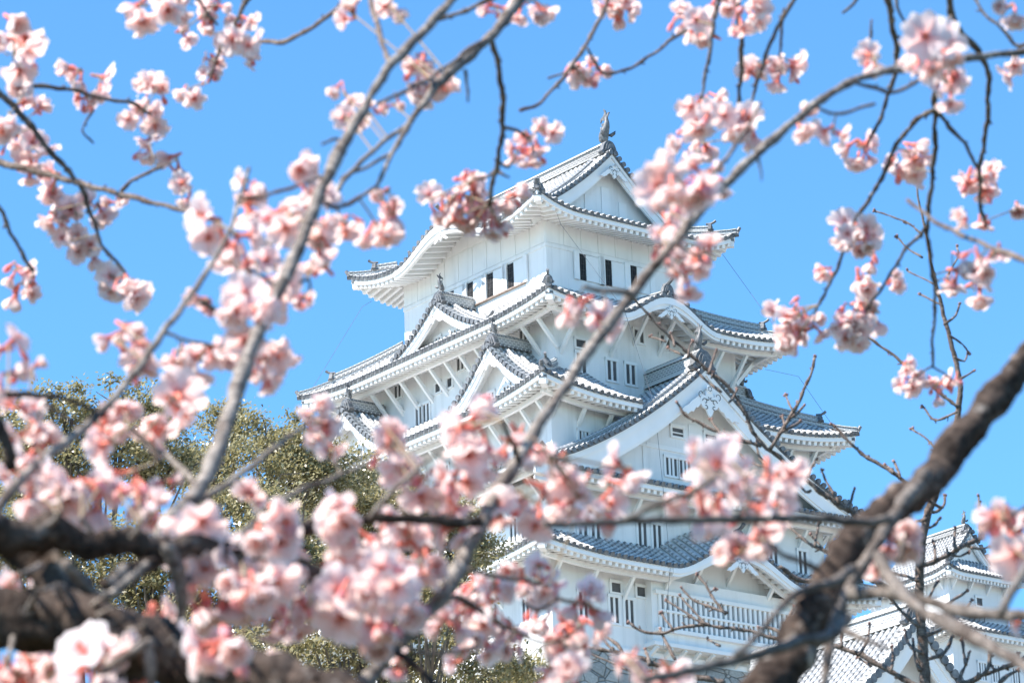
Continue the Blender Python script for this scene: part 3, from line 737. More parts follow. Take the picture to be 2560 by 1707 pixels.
mb = MB(); mb.box((-9.75, -12.02, .03), (9.75, -11.88, .32)); mb.box((-9.70, -12.0, .03), (-9.53, 12.0, .32)); mb.build('wall_foot', M['plaster_trim'], keep)
# lightning cables
def cable(pts, r=.012):
    mb = MB(); mb.tube(pts, r, 5); mb.build('lightning_cable', M['steel'], keep)
cable([(-5.6, -8.55, 25.2), (-5.3, -8.5, 24.6), (-3.6, -11.4, 19.3), (-3.6, -11.65, 18.8), (-3.2, -13.2, 13.4), (-3.3, -13.7, 8.8), (-3.3, -14.0, 4.4), (-3.2, -13.0, 0.3)])
cable([(-5.9, 8.3, 25.0), (-6.3, 8.7, 24.7), (-8.5, 11.2, 19.6)]); cable([(6.4, -8.3, 25.2), (8.4, -11.1, 19.4)]); cable([(6.9, -10.8, 17.8), (8.7, -11.5, 17.5), (10.2, -13.1, 13.7)])
# stone base
def stone_mat():
    m, nt, b = new_mat('castle_stone')
    tc = N(nt, "ShaderNodeTexCoord"); mp = N(nt, "ShaderNodeMapping"); mp.inputs[3].default_value = (1.0, 1.0, 1.35)
    vo = N(nt, "ShaderNodeTexVoronoi", feature='DISTANCE_TO_EDGE'); vo.inputs["Scale"].default_value = 1.25
    vc = N(nt, "ShaderNodeTexVoronoi"); vc.inputs["Scale"].default_value = 1.25
    nz = N(nt, "ShaderNodeTexNoise"); nz.inputs["Scale"].default_value = 7; nz.inputs["Detail"].default_value = 8
    nt.links.new(tc.outputs["Object"], mp.inputs[0])
    for n in (vo, vc, nz): nt.links.new(mp.outputs[0], n.inputs["Vector"])
    r1 = ramp(nt, [(0.0, (.38, .38, .36)), (.02, (.75, .75, .74)), (.07, (1, 1, 1))]); nt.links.new(vo.outputs["Distance"], r1.inputs[0])
    sp = N(nt, "ShaderNodeSeparateColor"); nt.links.new(vc.outputs["Color"], sp.inputs[0])
    r2 = ramp(nt, [(0.0, (.30, .30, .285)), (.5, (.42, .415, .39)), (1.0, (.52, .50, .46))]); nt.links.new(sp.outputs[0], r2.inputs[0])
    r3 = ramp(nt, [(.3, (.7, .7, .7)), (.7, (1, 1, 1))]); nt.links.new(nz.outputs[0], r3.inputs[0])
    m1 = N(nt, "ShaderNodeMix", data_type='RGBA', blend_type='MULTIPLY'); m1.inputs[0].default_value = 1; m2 = N(nt, "ShaderNodeMix", data_type='RGBA', blend_type='MULTIPLY'); m2.inputs[0].default_value = 1
    nt.links.new(r2.outputs[0], m1.inputs[6]); nt.links.new(r1.outputs[0], m1.inputs[7]); nt.links.new(m1.outputs[2], m2.inputs[6]); nt.links.new(r3.outputs[0], m2.inputs[7])
    nt.links.new(m2.outputs[2], b.inputs["Base Color"]); b.inputs["Roughness"].default_value = .9
    bp = N(nt, "ShaderNodeBump"); bp.inputs["Strength"].default_value = .9; bp.inputs["Distance"].default_value = .12
    nt.links.new(r1.outputs[0], bp.inputs["Height"]); nt.links.new(bp.outputs[0], b.inputs["Normal"])
    return m
M['stone'] = stone_mat()
mb = MB()
lv = []
for k in range(9):
    t = k/8; z = -15*t; e = 4.6*t**1.5*1.0+.1
    lv.append([(-9.65-e, -12.0-e, z), (9.65+e, -12.0-e, z), (9.65+e, 12.0+e, z), (-9.65-e, 12.0+e, z)])
for k in range(8):
    for j in range(4):
        mb.quad(lv[k+1][j], lv[k+1][(j+1) % 4], lv[k][(j+1) % 4], lv[k][j])
mb.poly(lv[0])
mb.build('stone_base', M['stone'], keep)

# ------------------------------------------------------------------ helper: a point on the ray through a photo position, at its own distance
SC = 2560/2352
def at(x, y, dep):
    k = 1/FPX
    return Vector((0, 0, CAMZ)) + (FWD + RIGHT*((x*SC-1280)*k) + UP*((853.5-y*SC)*k))*dep
def px2m(p, dep): return p*SC*dep/FPX

# ------------------------------------------------------------------ ground and hill
def terrain_h(x, y):
    t = min(1, max(0, (y-70)/115)); s = t*t*(3-2*t)
    u = min(1, max(0, 1-(abs(x-10)-95)/90)); u = u*u*(3-2*u)
    v = min(1, max(0, (330-y)/60))
    return 35.0*s*u*v + .4*math.sin(x*.11)*math.sin(y*.09)*s
def make_ground():
    ys = [-400, -150, -60, -20] + list(range(0, 360, 8)) + [400, 500, 700, 1200, 2500]
    xs = [-2500, -1200, -600, -350, -220] + list(range(-180, 190, 10)) + [220, 350, 600, 1200, 2500]
    vs = [(x, y, terrain_h(x, y)) for y in ys for x in xs]; n = len(xs)
    fs = [(j*n+i, j*n+i+1, (j+1)*n+i+1, (j+1)*n+i) for j in range(len(ys)-1) for i in range(n-1)]
    me = bpy.data.meshes.new('ground'); me.from_pydata(vs, [], fs); me.polygons.foreach_set('use_smooth', [True]*len(fs))
    m = noise_mat('ground', (.26, .235, .19), (.37, .335, .275), .35, .95, detail=10)
    me.materials.append(m); o = bpy.data.objects.new('ground', me); COL.objects.link(o); o['kind'] = 'structure'
make_ground()
def make_bounce_cut_lawn():  # unseen dark grass sheet, added to cut bounce light under the branches
    mb = MB()
    for i in range(8):
        for j in range(7): mb.quad((-120+30*i, -140+29*j, .004), (-90+30*i, -140+29*j, .004), (-90+30*i, -111+29*j, .004), (-120+30*i, -111+29*j, .004))
    o = mb.build('bounce_cut_lawn', noise_mat('bounce_cut_grass', (.035, .036, .014), (.085, .078, .038), 1.2, .95, detail=9)); o['kind'] = 'structure'
make_bounce_cut_lawn()

# ------------------------------------------------------------------ evergreen trees on the slope
def leaf_mat():
    m, nt, b = new_mat('glossy_evergreen_leaf')
    uv = N(nt, "ShaderNodeUVMap"); sp = N(nt, "ShaderNodeSeparateXYZ"); nt.links.new(uv.outputs[0], sp.inputs[0])
    r = ramp(nt, [(0, (.15, .13, .05)), (.35, (.26, .225, .10)), (.7, (.34, .30, .15)), (1, (.47, .43, .26))])
    nt.links.new(sp.outputs[0], r.inputs[0]); nt.links.new(r.outputs[0], b.inputs["Base Color"])
    b.inputs["Roughness"].default_value = .30; b.inputs["Specular IOR Level"].default_value = .8
    tr = N(nt, "ShaderNodeBsdfTranslucent"); nt.links.new(r.outputs[0], tr.inputs[0])
    mx = N(nt, "ShaderNodeMixShader"); mx.inputs[0].default_value = .42
    out = nt.nodes["Material Output"]; nt.links.new(b.outputs[0], mx.inputs[1]); nt.links.new(tr.outputs[0], mx.inputs[2]); nt.links.new(mx.outputs[0], out.inputs[0])
    return m
M['leaf'] = leaf_mat()
M['bark_far'] = noise_mat('grey_brown_bark', (.10, .085, .07), (.20, .175, .15), 3, .9, stretch=(1, 1, .3))
def quads_mesh(name, V, mats, parent, uv=None, mi=None, smooth=False):
    """V: (n,4,3) array of quads; smooth welds coincident corners and shades across them"""
    n = len(V); me = bpy.data.meshes.new(name); co = V.reshape(-1, 3); ix = np.arange(n*4)
    if smooth:
        _, first, inv = np.unique(np.round(co*2e5).astype(np.int64), axis=0, return_index=True, return_inverse=True); co = co[first]; ix = inv.reshape(-1)
    me.vertices.add(len(co)); me.vertices.foreach_set('co', co.reshape(-1).astype(np.float32))
    me.loops.add(n*4); me.loops.foreach_set('vertex_index', ix.astype(np.int32))
    me.polygons.add(n); me.polygons.foreach_set('loop_start', np.arange(0, n*4, 4, dtype=np.int32)); me.polygons.foreach_set('loop_total', np.full(n, 4, dtype=np.int32))
    for m in mats: me.materials.append(m)
    if mi is not None: me.polygons.foreach_set('material_index', mi.astype(np.int32))
    ul = me.uv_layers.new(name='UVMap')
    if uv is not None: ul.data.foreach_set('uv', uv.reshape(-1).astype(np.float32))
    if smooth: me.polygons.foreach_set('use_smooth', np.ones(n, dtype=bool))
    me.update(calc_edges=True); me.validate()
    o = bpy.data.objects.new(name, me); COL.objects.link(o); o.parent = parent
    return o
def evergreen(label, lobes, dep, seed, leaf=.17, dens=1.0):
    """lobes: (x, y, rx, ry) clumps of the crown, in photo units at distance dep"""
    rng = np.random.default_rng(seed)
    cx = sum(l[0] for l in lobes)/len(lobes)
    base = at(cx, 1500, dep); bz = terrain_h(base.x, base.y); b0 = Vector((base.x, base.y, bz-.3))
    root = thing('evergreen_tree', label, 'tree', b0, group='evergreen trees on the slope below the keep')
    K = []; limbs = MB(); top = None
    cs = []
    for (x, y, rx, ry) in lobes:
        dd = dep + rng.uniform(-2.0, 2.0); c = at(x, y, dd) - b0; RX = px2m(rx, dd); RY = px2m(ry, dd); cs.append((c, RX, RY))
    trunk_top = Vector((0, 0, 0)); cmean = sum((c for c, _, _ in cs), Vector((0, 0, 0)))/len(cs)
    fork = Vector((cmean.x*.3, cmean.y*.3, max(2.0, cmean.z*.45)))
    limbs.tube([Vector((0, 0, 0)), Vector((.1, 0, fork.z*.5)), fork], [.42, .32, .26], 10)
    for c, RX, RY in cs:
        mid = fork.lerp(c, .55)+Vector(rng.normal(0, .25, 3)); limbs.tube([fork, mid, c], [.15, .08, .035], 7)
        for q in range(7):
            e = c + Vector((rng.normal(0, .55)*RX, rng.normal(0, .5)*RX, rng.normal(0, .5)*RY)); limbs.tube([mid.lerp(c, rng.uniform(.2, .9)), c.lerp(e, .5)+Vector(rng.normal(0, .12, 3)), e], [.05, .03, .012], 5)
        nc = max(14, int(RX*RY*12.5*dens))
        dirs = rng.normal(0, 1, (nc, 3)); dirs /= np.linalg.norm(dirs, axis=1)[:, None]
        rad = rng.uniform(.15, 1.0, nc)**.40
        P = np.array(c) + dirs*rad[:, None]*np.array([RX, RX*.9, RY])
        for p in P:
            nl = int(rng.integers(110, 220)*dens); s = rng.uniform(.22, .46)
            K.append(p + rng.normal(0, 1, (nl, 3))*np.array([s, s, s*.6]))
    P = np.concatenate(K); n = len(P)
    nrm = rng.normal(0, 1, (n, 3)) + np.array([-.9, -.4, 1.2]); nrm /= np.linalg.norm(nrm, axis=1)[:, None]
    a = np.cross(nrm, rng.normal(0, 1, (n, 3))); a /= np.linalg.norm(a, axis=1)[:, None]; b = np.cross(nrm, a)
    L = rng.uniform(.7, 1.25, n)[:, None]*leaf*.5; Wd = L*.5
    V = np.stack([P-a*L, P-b*Wd+nrm*L*.12, P+a*L, P+b*Wd+nrm*L*.12], 1)
    u = np.clip(rng.normal(.5, .25, n), 0, 1); uv = np.repeat(np.stack([u, u], 1)[:, None, :], 4, 1)
    limbs.build('trunk', M['bark_far'], root, True)
    quads_mesh('crown', V, [M['leaf']], root, uv)
    return root
evergreen('tall olive green evergreen at far left whose bushy top stands against the sky', [(150, 960, 95, 75), (270, 935, 105, 60), (360, 975, 80, 60), (60, 1010, 110, 80), (230, 1050, 150, 80), (90, 1120, 130, 80), (380, 1070, 75, 60)], 122, 3)
evergreen('broad rounded evergreen between the tall left tree and the keep', [(520, 1010, 95, 70), (620, 1010, 100, 62), (700, 1020, 90, 60), (560, 1100, 130, 80), (680, 1110, 120, 80), (460, 1080, 80, 70), (770, 1080, 90, 60)], 132, 4)
evergreen('evergreen in front of the sunlit lower walls of the keep', [(860, 1120, 100, 55), (760, 1260, 120, 70), (880, 1300, 110, 70), (960, 1160, 90, 60), (900, 1200, 120, 70), (1050, 1210, 70, 60), (1090, 1260, 45, 60), (800, 1180, 110, 70), (980, 1280, 110, 80)], 138, 5)
evergreen('dense low evergreen behind the dark cherry limbs at bottom left', [(60, 1330, 130, 90), (220, 1380, 140, 80), (400, 1330, 130, 80), (330, 1260, 110, 60), (480, 1200, 90, 60), (640, 1250, 110, 70), (120, 1240, 140, 80), (540, 1340, 120, 80), (700, 1330, 120, 70), (150, 1440, 140, 70), (20, 1250, 110, 80), (300, 1450, 140, 80), (500, 1440, 120, 70), (620, 1170, 90, 55)], 112, 6)
evergreen('low evergreen with a rounded top at bottom centre under the stone base', [(760, 1500, 140, 80), (900, 1480, 120, 80), (1020, 1540, 120, 70), (1130, 1560, 110, 60), (640, 1540, 130, 80), (820, 1390, 120, 70), (1000, 1420, 100, 80), (1190, 1600, 90, 60)], 105, 7)

# ------------------------------------------------------------------ small keep and gatehouse at the right
def turret():
    ROT = math.pi/2-PSI
    c = at(2370/SC, 1412/SC, 250)      # near eave corner of its top roof
    hx, hy = 3.5, 4.7
    org = c - (XD*(-hx) + YD*(-hy))
    root = thing('small_keep', 'smaller white tower behind the bare tree at the right edge', 'castle tower', (org.x, org.y, org.z-8.6), ROT)
    Z = 8.6
    def wl(a, b, z0, z1):
        mb = MB(); mb.box((-a, -b, z0), (a, b, z1)); mb.build('storey_wall', M['plaster'], root)
    wl(2.6, 3.7, 4.6, Z+.4); wl(3.4, 4.5, -14, 4.6)
    r = node('roof', root, 'hip and gable top roof'); dg = 1.3; yv = hy-1.3; za, H, lift = Z+3.15, 3.35, .35
    fcs = faces(hx, hy); zs = lambda x: za-H*g_curve(min(1, abs(x)/hx))
    def side(c_, d):
        t = d/dg; w = hy-(hy-yv)*min(1, t); return zs(hx-d)+lift*max(0, (min(1, abs(c_)/w)-.5)/.5)**2.2*max(0, 1-t)
    def end(c_, d):
        t = d/(hy-yv); w = hx-dg*min(1, t); return zs(hx-d)+lift*max(0, (min(1, abs(c_)/w)-.5)/.5)**2.2*max(0, 1-t)
    for k in 'LE':
        mb = MB(); tile_slope(mb, fcs[k], side, -hy, hy, lambda c_: hx-.02 if abs(c_) <= yv-.3 else max(.02, min(hy-abs(c_), hx)), 10, s=.30, r=.085); mb.build('tiled_slope', [M['tile'], M['tile_dark']], r)
    for k in 'RB':
        mb = MB(); tile_slope(mb, fcs[k], end, -hx, hx, lambda c_: max(.02, min(hy-2.9, hx-abs(c_)) if abs(c_) > hx-dg else hy-2.9), 6, s=.30, r=.085); mb.build('tiled_slope', [M['tile'], M['tile_dark']], r)
    hl = {'R': hx, 'B': hx, 'L': hy, 'E': hy}; ov = {'R': 1.0, 'B': 1.0, 'L': .9, 'E': .9}
    eave_set(r, fcs, hl, {'R': end, 'B': end, 'L': side, 'E': side}, ov, struts=None, beam=False, rafter=.30)
    for sx in (-1, 1):
        pts = [Vector((sx*(hx-1.3*q/8), -(hy-1.3*q/8), end(sx*(hx-1.3*q/8), 1.3*q/8)+.02)) for q in range(9)]
        hip_set(r, pts, 1.3)
    for cc in (-2.3, -.8, .8, 2.3):
        mb = MB(); f = Face((0, -3.7), (1, 0), (0, 1)); mb.hexa([f(cc-.07, -.6, Z-.55), f(cc+.07, -.6, Z-.55), f(cc+.07, 0, Z-1.25), f(cc-.07, 0, Z-1.25), f(cc-.07, -.75, Z-.35), f(cc+.07, -.75, Z-.35), f(cc+.07, 0, Z-.35), f(cc-.07, 0, Z-.35)]); mb.build('bracket', M['plaster_trim'], r)
    for cc in (-3.2, -1.6, 0, 1.6, 3.2):
        mb = MB(); f = Face((-2.6, 0), (0, -1), (1, 0)); mb.hexa([f(cc-.07, -.5, Z-.55), f(cc+.07, -.5, Z-.55), f(cc+.07, 0, Z-1.2), f(cc-.07, 0, Z-1.2), f(cc-.07, -.65, Z-.35), f(cc+.07, -.65, Z-.35), f(cc+.07, 0, Z-.35), f(cc-.07, 0, Z-.35)]); mb.build('bracket', M['plaster_trim'], r)
    gable('gable', root, fcs['R'], 0, hx-dg*.8, hy-yv, hy-2.95, hy, za, H, gz=lambda s: zs(s*(hx-dg*.8)), slopes=False, ridge_h=.5, ridge_w=.4, barge=.45, fish_h=.85, oni=.7, kud=False, pend=.42, zfoot=Z+.3)
    ridge_line('ridge', r, [(0, -yv+.4, za+.02), (0, yv-.3, za+.02)], .4, .52)
    f = Face((0, -3.7), (1, 0), (0, 1))
    slit_window(root, f, -.2, 0, Z-2.0, .5, .5, 0); slit_window(root, f, -1.0, 0, Z-3.55, .55, .9, 2); slit_window(root, f, -.1, 0, Z-3.55, .55, .9, 2)
    fL2 = Face((-2.6, 0), (0, -1), (1, 0)); slit_window(root, fL2, 1.6, 0, Z-3.5, .6, .9, 2)
    r2 = node('roof', root, 'lower roof'); 
    tier_roof('roof', root, 4.5, 5.6, 2.62, 3.72, 4.35, 5.45, .35, 3.4, 4.5, struts=1.3, label='lower roof')
    bpy.data.objects.remove(r2)
    f5 = Face((0, -4.5), (1, 0), (0, 1))
    for cc in (-1.2, 0, 1.8): slit_window(root, f5, cc, 0, 1.4, .6, 1.1, 2)
    # lower wing that joins the main keep, in its shade
    mb = MB(); mb.box((-3.3, 4.4, -14), (3.3, 15.0, 4.3)); mb.build('storey_wall', M['plaster'], root)
turret()
def gatehouse():
    ROT = math.pi/2-PSI; dep = 172
    apex = at(2293/SC, 1552/SC, dep)
    root = thing('gatehouse', 'white gabled gatehouse at bottom right with large tile ends and a long ridge', 'gatehouse', (apex.x, apex.y, apex.z-9.0), ROT)
    fc = Face((0, 0), (1, 0), (0, 1))
    gable('gable', root, fc, 0, 6.2, 0, 1.3, 11.0, 9.0, 5.2, ridge_h=.95, ridge_w=.6, barge=1.0, fish_h=0, oni=1.0, kud=False, pend=.01, zfoot=3.2, r=.16, label='broad white gable with scalloped bargeboard')
    mb = MB(); mb.box((-5.3, 1.35, -14), (5.3, 10.5, 4.3)); mb.build('wall', M['plaster'], root)
gatehouse()

# ------------------------------------------------------------------ cherry trees in the foreground
def bark_mat(name, c1, c2, sc, lichen=False):
    m, nt, b = new_mat(name)
    tc = N(nt, "ShaderNodeTexCoord"); n1 = N(nt, "ShaderNodeTexNoise"); n1.inputs["Scale"].default_value = sc; n1.inputs["Detail"].default_value = 7
    n2 = N(nt, "ShaderNodeTexNoise"); n2.inputs["Scale"].default_value = sc*6; n2.inputs["Detail"].default_value = 4
    ad = N(nt, "ShaderNodeMath", operation='MULTIPLY'); 
    for n in (n1, n2): nt.links.new(tc.outputs["Object"], n.inputs["Vector"])
    nt.links.new(n1.outputs[0], ad.inputs[0]); nt.links.new(n2.outputs[0], ad.inputs[1])
    r = ramp(nt, [(.14, c1), (.36, c2)]); nt.links.new(ad.outputs[0], r.inputs[0]); nt.links.new(r.outputs[0], b.inputs["Base Color"])
    if lichen:
        n3 = N(nt, "ShaderNodeTexNoise"); n3.inputs["Scale"].default_value = sc*1.6; n3.inputs["Detail"].default_value = 5; n3.inputs["Roughness"].default_value = .65; nt.links.new(tc.outputs["Object"], n3.inputs["Vector"])
        k = ramp(nt, [(.57, (0, 0, 0)), (.66, (1, 1, 1))]); nt.links.new(n3.outputs[0], k.inputs[0])
        mx = N(nt, "ShaderNodeMix", data_type='RGBA'); mx.inputs[7].default_value = (.27, .235, .21, 1); nt.links.new(k.outputs[0], mx.inputs[0]); nt.links.new(r.outputs[0], mx.inputs[6]); nt.links.new(mx.outputs[2], b.inputs["Base Color"])
    # lenticels: short pale bands across the stem
    uv = N(nt, "ShaderNodeUVMap"); mp = N(nt, "ShaderNodeMapping"); mp.inputs[3].default_value = (3.0, 150.0, 1.0); n4 = N(nt, "ShaderNodeTexNoise"); n4.inputs["Scale"].default_value = 1.0; n4.inputs["Detail"].default_value = 2
    nt.links.new(uv.outputs[0], mp.inputs[0]); nt.links.new(mp.outputs[0], n4.inputs["Vector"]); k4 = ramp(nt, [(.55, (.85, .85, .85)), (.66, (1.6, 1.55, 1.5))]); nt.links.new(n4.outputs[0], k4.inputs[0])
    src = b.inputs["Base Color"].links[0].from_socket; ml = N(nt, "ShaderNodeMix", data_type='RGBA', blend_type='MULTIPLY'); ml.inputs[0].default_value = 1
    nt.links.new(src, ml.inputs[6]); nt.links.new(k4.outputs[0], ml.inputs[7]); nt.links.new(ml.outputs[2], b.inputs["Base Color"])
    bp = N(nt, "ShaderNodeBump"); bp.inputs["Strength"].default_value = .8; bp.inputs["Distance"].default_value = .003
    nt.links.new(n2.outputs[0], bp.inputs["Height"]); nt.links.new(bp.outputs[0], b.inputs["Normal"]); b.inputs["Roughness"].default_value = .95; b.inputs["Specular IOR Level"].default_value = .12
    return m
M['bark'] = bark_mat('cherry_bark', (.095, .070, .057), (.34, .298, .262), 30)
M['bark_old_shaded'] = bark_mat('shade_darkened_old_bark', (.022, .015, .012), (.095, .070, .057), 22, lichen=True)  # old lichened bark, with the limbs' shade put into its dark tone
M['bark_mid'] = bark_mat('brown_cherry_bark', (.070, .052, .043), (.225, .195, .172), 30)
M['twig'] = bark_mat('cherry_twig_bark', (.085, .055, .042), (.26, .21, .18), 60)
def petal_mat(name, stops, tl):
    m, nt, b = new_mat(name)
    uv = N(nt, "ShaderNodeUVMap"); sp = N(nt, "ShaderNodeSeparateXYZ"); nt.links.new(uv.outputs[0], sp.inputs[0])
    r = ramp(nt, stops); nt.links.new(sp.outputs[1], r.inputs[0]); nt.links.new(r.outputs[0], b.inputs["Base Color"])
    b.inputs["Roughness"].default_value = .6; b.inputs["Specular IOR Level"].default_value = .25
    tr = N(nt, "ShaderNodeBsdfTranslucent"); tc = N(nt, "ShaderNodeMix", data_type='RGBA', blend_type='MULTIPLY'); tc.inputs[0].default_value = 1; tc.inputs[7].default_value = (1.0, .91, .88, 1)
    nt.links.new(r.outputs[0], tc.inputs[6]); nt.links.new(tc.outputs[2], tr.inputs[0])
    mx = N(nt, "ShaderNodeMixShader"); mx.inputs[0].default_value = tl
    out = nt.nodes["Material Output"]; nt.links.new(b.outputs[0], mx.inputs[1]); nt.links.new(tr.outputs[0], mx.inputs[2]); nt.links.new(mx.outputs[0], out.inputs[0])
    return m
M['petal'] = petal_mat('pale_pink_petal', [(0, (.88, .16, .15)), (.08, (.92, .40, .38)), (.21, (.965, .67, .64)), (.55, (.975, .80, .77)), (1, (.98, .89, .865))], .5)
M['bud'] = petal_mat('deep_pink_bud', [(0, (.80, .12, .13)), (.5, (.92, .36, .38)), (1, (.95, .62, .62))], .38)
M['calyx'] = noise_mat('red_calyx', (.66, .12, .08), (.82, .26, .18), 300, .6)
M['pedicel'] = noise_mat('green_brown_stalk', (.20, .13, .07), (.30, .22, .12), 200, .6)
M['bract'] = noise_mat('grey_green_bract', (.26, .25, .19), (.40, .38, .30), 200, .7)
M['stamen'] = noise_mat('stamen', (.62, .12, .10), (.75, .35, .20), 300, .6)

frng = np.random.default_rng(11)
def petal_grid(theta, az, length, width, cup, rng, nu=4, nv=5, z0=0):
    """one petal as a curved grid: opens to angle theta from the flower axis, cupped, with a notched wavy tip"""
    v = np.linspace(0, 1, nv); u = np.linspace(-1, 1, nu+1)
    prof = np.array([.14, .62, .95, 1.0, .62])[:nv]
    th = theta*(.55+.45*v) + cup*(v-.5)
    dr = np.concatenate([[0], np.cumsum(np.sin(th[1:])*np.diff(v))])*length; dz = np.concatenate([[0], np.cumsum(np.cos(th[1:])*np.diff(v))])*length
    G = np.zeros((nv, nu+1, 3)); UV = np.zeros((nv, nu+1, 2)); ph = rng.uniform(0, 6)
    for i in range(nv):
        for j in range(nu+1):
            w = prof[i]*width*.5*u[j]; bend = .22*width*u[j]**2*(-1 if theta > .9 else 1)*v[i]
            notch = -.10*length*(abs(u[j]) < .1) if i == nv-1 else (0 if i < nv-1 else .02*length)
            r = dr[i] + notch*math.sin(th[i]); z = dz[i] + notch*math.cos(th[i]) + bend*math.sin(th[i]) + .022*length*math.sin(ph+3*u[j]+4*v[i])*v[i]
            r -= bend*math.cos(th[i])
            G[i, j] = (r+.04*length, w, z+z0); UV[i, j] = ((u[j]+1)/2, v[i])
    c, s = math.cos(az), math.sin(az); x = G[..., 0]*c-G[..., 1]*s; y = G[..., 0]*s+G[..., 1]*c; G[..., 0] = x; G[..., 1] = y
    return G, UV
def grid_quads(G, UV):
    Q = np.stack([G[:-1, :-1], G[1:, :-1], G[1:, 1:], G[:-1, 1:]], 2).reshape(-1, 4, 3); U = np.stack([UV[:-1, :-1], UV[1:, :-1], UV[1:, 1:], UV[:-1, 1:]], 2).reshape(-1, 4, 2)
    return Q, U
def lathe_quads(prof, n=6):
    Q = []
    for (r0, z0), (r1, z1) in zip(prof[:-1], prof[1:]):
        for k in range(n):
            a, b = 2*math.pi*k/n, 2*math.pi*(k+1)/n
            Q.append([(r0*math.cos(a), r0*math.sin(a), z0), (r0*math.cos(b), r0*math.sin(b), z0), (r1*math.cos(b), r1*math.sin(b), z1), (r1*math.cos(a), r1*math.sin(a), z1)])
    return np.array(Q)
def flower_proto(open_, rng):
    """unit flower (radius about 1), axis +Z is the way it faces; base of the calyx tube at z=-0.75"""
    Q, U, Mi = [], [], []
    def add(q, u, m): Q.append(q); U.append(u if u is not None else np.full((len(q), 4, 2), .5)); Mi.append(np.full(len(q), m))
    th = .55+open_*.85
    for k in range(5):
        g = grid_quads(*petal_grid(th+rng.uniform(-.14, .14), 2*math.pi*k/5+rng.uniform(-.12, .12), 1.0*rng.uniform(.9, 1.08), 1.16, -.55*(1-open_)-.15, rng)); add(*g, 0)
    for k in range(0 if open_ > .7 else 4):
        g = grid_quads(*petal_grid(th*.62+rng.uniform(-.16, .16), 2*math.pi*(k+.5)/4+rng.uniform(-.2, .2), .80*rng.uniform(.85, 1.1), .86, -.6, rng, z0=.03)); add(*g, 0)
    add(lathe_quads([(.02, -.80), (.10, -.74), (.11, -.35), (.14, -.08), (.20, .04)]), None, 1)
    for k in range(5):
        a = 2*math.pi*(k+.5)/5; g = grid_quads(*petal_grid(1.9, a, .27, .13, 0, rng, nu=2, nv=3)); add(*g, 1)
    for k in range(7):
        a = rng.uniform(0, 6.28); t = rng.uniform(.05, .4); tip = np.array([math.cos(a)*t*.5, math.sin(a)*t*.5, .46]); w = np.array([-math.sin(a), math.cos(a), 0])*.022
        b = np.array([0, 0, .02]); add(np.array([[b-w, b+w, tip+w*2, tip-w*2]]), None, 3)
    return np.concatenate(Q), np.concatenate(U), np.concatenate(Mi)
def bud_proto(rng, fat):
    Q = lathe_quads([(.02, -.05), (.20*fat, .12), (.27*fat, .38), (.22*fat, .62), (.10*fat, .80), (.0, .86)]); z = Q[..., 2]
    U = np.stack([np.full(z.shape, .5), np.clip(z/.86, 0, 1)], -1); C = lathe_quads([(.02, -.62), (.08, -.56), (.10, -.25), (.20*fat, .10), (.24*fat, .22)])
    return np.concatenate([Q, C]), np.concatenate([U, np.full((len(C), 4, 2), .5)]), np.concatenate([np.full(len(Q), 2), np.full(len(C), 1)])
FP = [flower_proto(o, frng) for o in (.15, .35, .5, .65, .8, .9, 1.0, .45, .75, .25)]
BP = [bud_proto(frng, f) for f in (.9, 1.1, 1.3)]
def rot_to(ax, rng):
    ax = ax/np.linalg.norm(ax); t = rng.normal(0, 1, 3); x = np.cross(ax, t); x /= np.linalg.norm(x); y = np.cross(ax, x)
    return np.stack([x, y, ax], 1)
def stalk_quads(p0, p1, r, sag, rng):
    n = 4; pts = []
    for k in range(n+1):
        t = k/n; pts.append(p0*(1-t)+p1*t+np.array([0, 0, 1.])*sag*4*t*(1-t))
    Q = []; d = p1-p0; u = np.cross(d, rng.normal(0, 1, 3)); u /= np.linalg.norm(u)+1e-9; w = np.cross(d, u); w /= np.linalg.norm(w)+1e-9
    ring = lambda p: [p+(u*math.cos(a)+w*math.sin(a))*r for a in (0, 1.571, 3.1416, 4.712)]
    for k in range(n):
        a, b = ring(pts[k]), ring(pts[k+1])
        for j in range(4): Q.append([a[j], a[(j+1) % 4], b[(j+1) % 4], b[j]])
    return np.array(Q)
PETAL_MATS = None
def spline(pts, step):
    """Catmull-Rom through (x, y, depth, width) rows"""
    P = np.array(pts, float); P = np.vstack([2*P[0]-P[1], P, 2*P[-1]-P[-2]]); out = []
    for i in range(1, len(P)-2):
        d = np.hypot(*(P[i+1]-P[i])[:2]); n = max(2, int(d/step))
        for k in range(n):
            t = k/n; a, b, c, e = P[i-1], P[i], P[i+1], P[i+2]
            out.append(.5*((2*b)+(c-a)*t+(2*a-5*b+4*c-e)*t*t+(3*b-a-3*c+e)*t**3))
    out.append(P[-2]); return np.array(out)
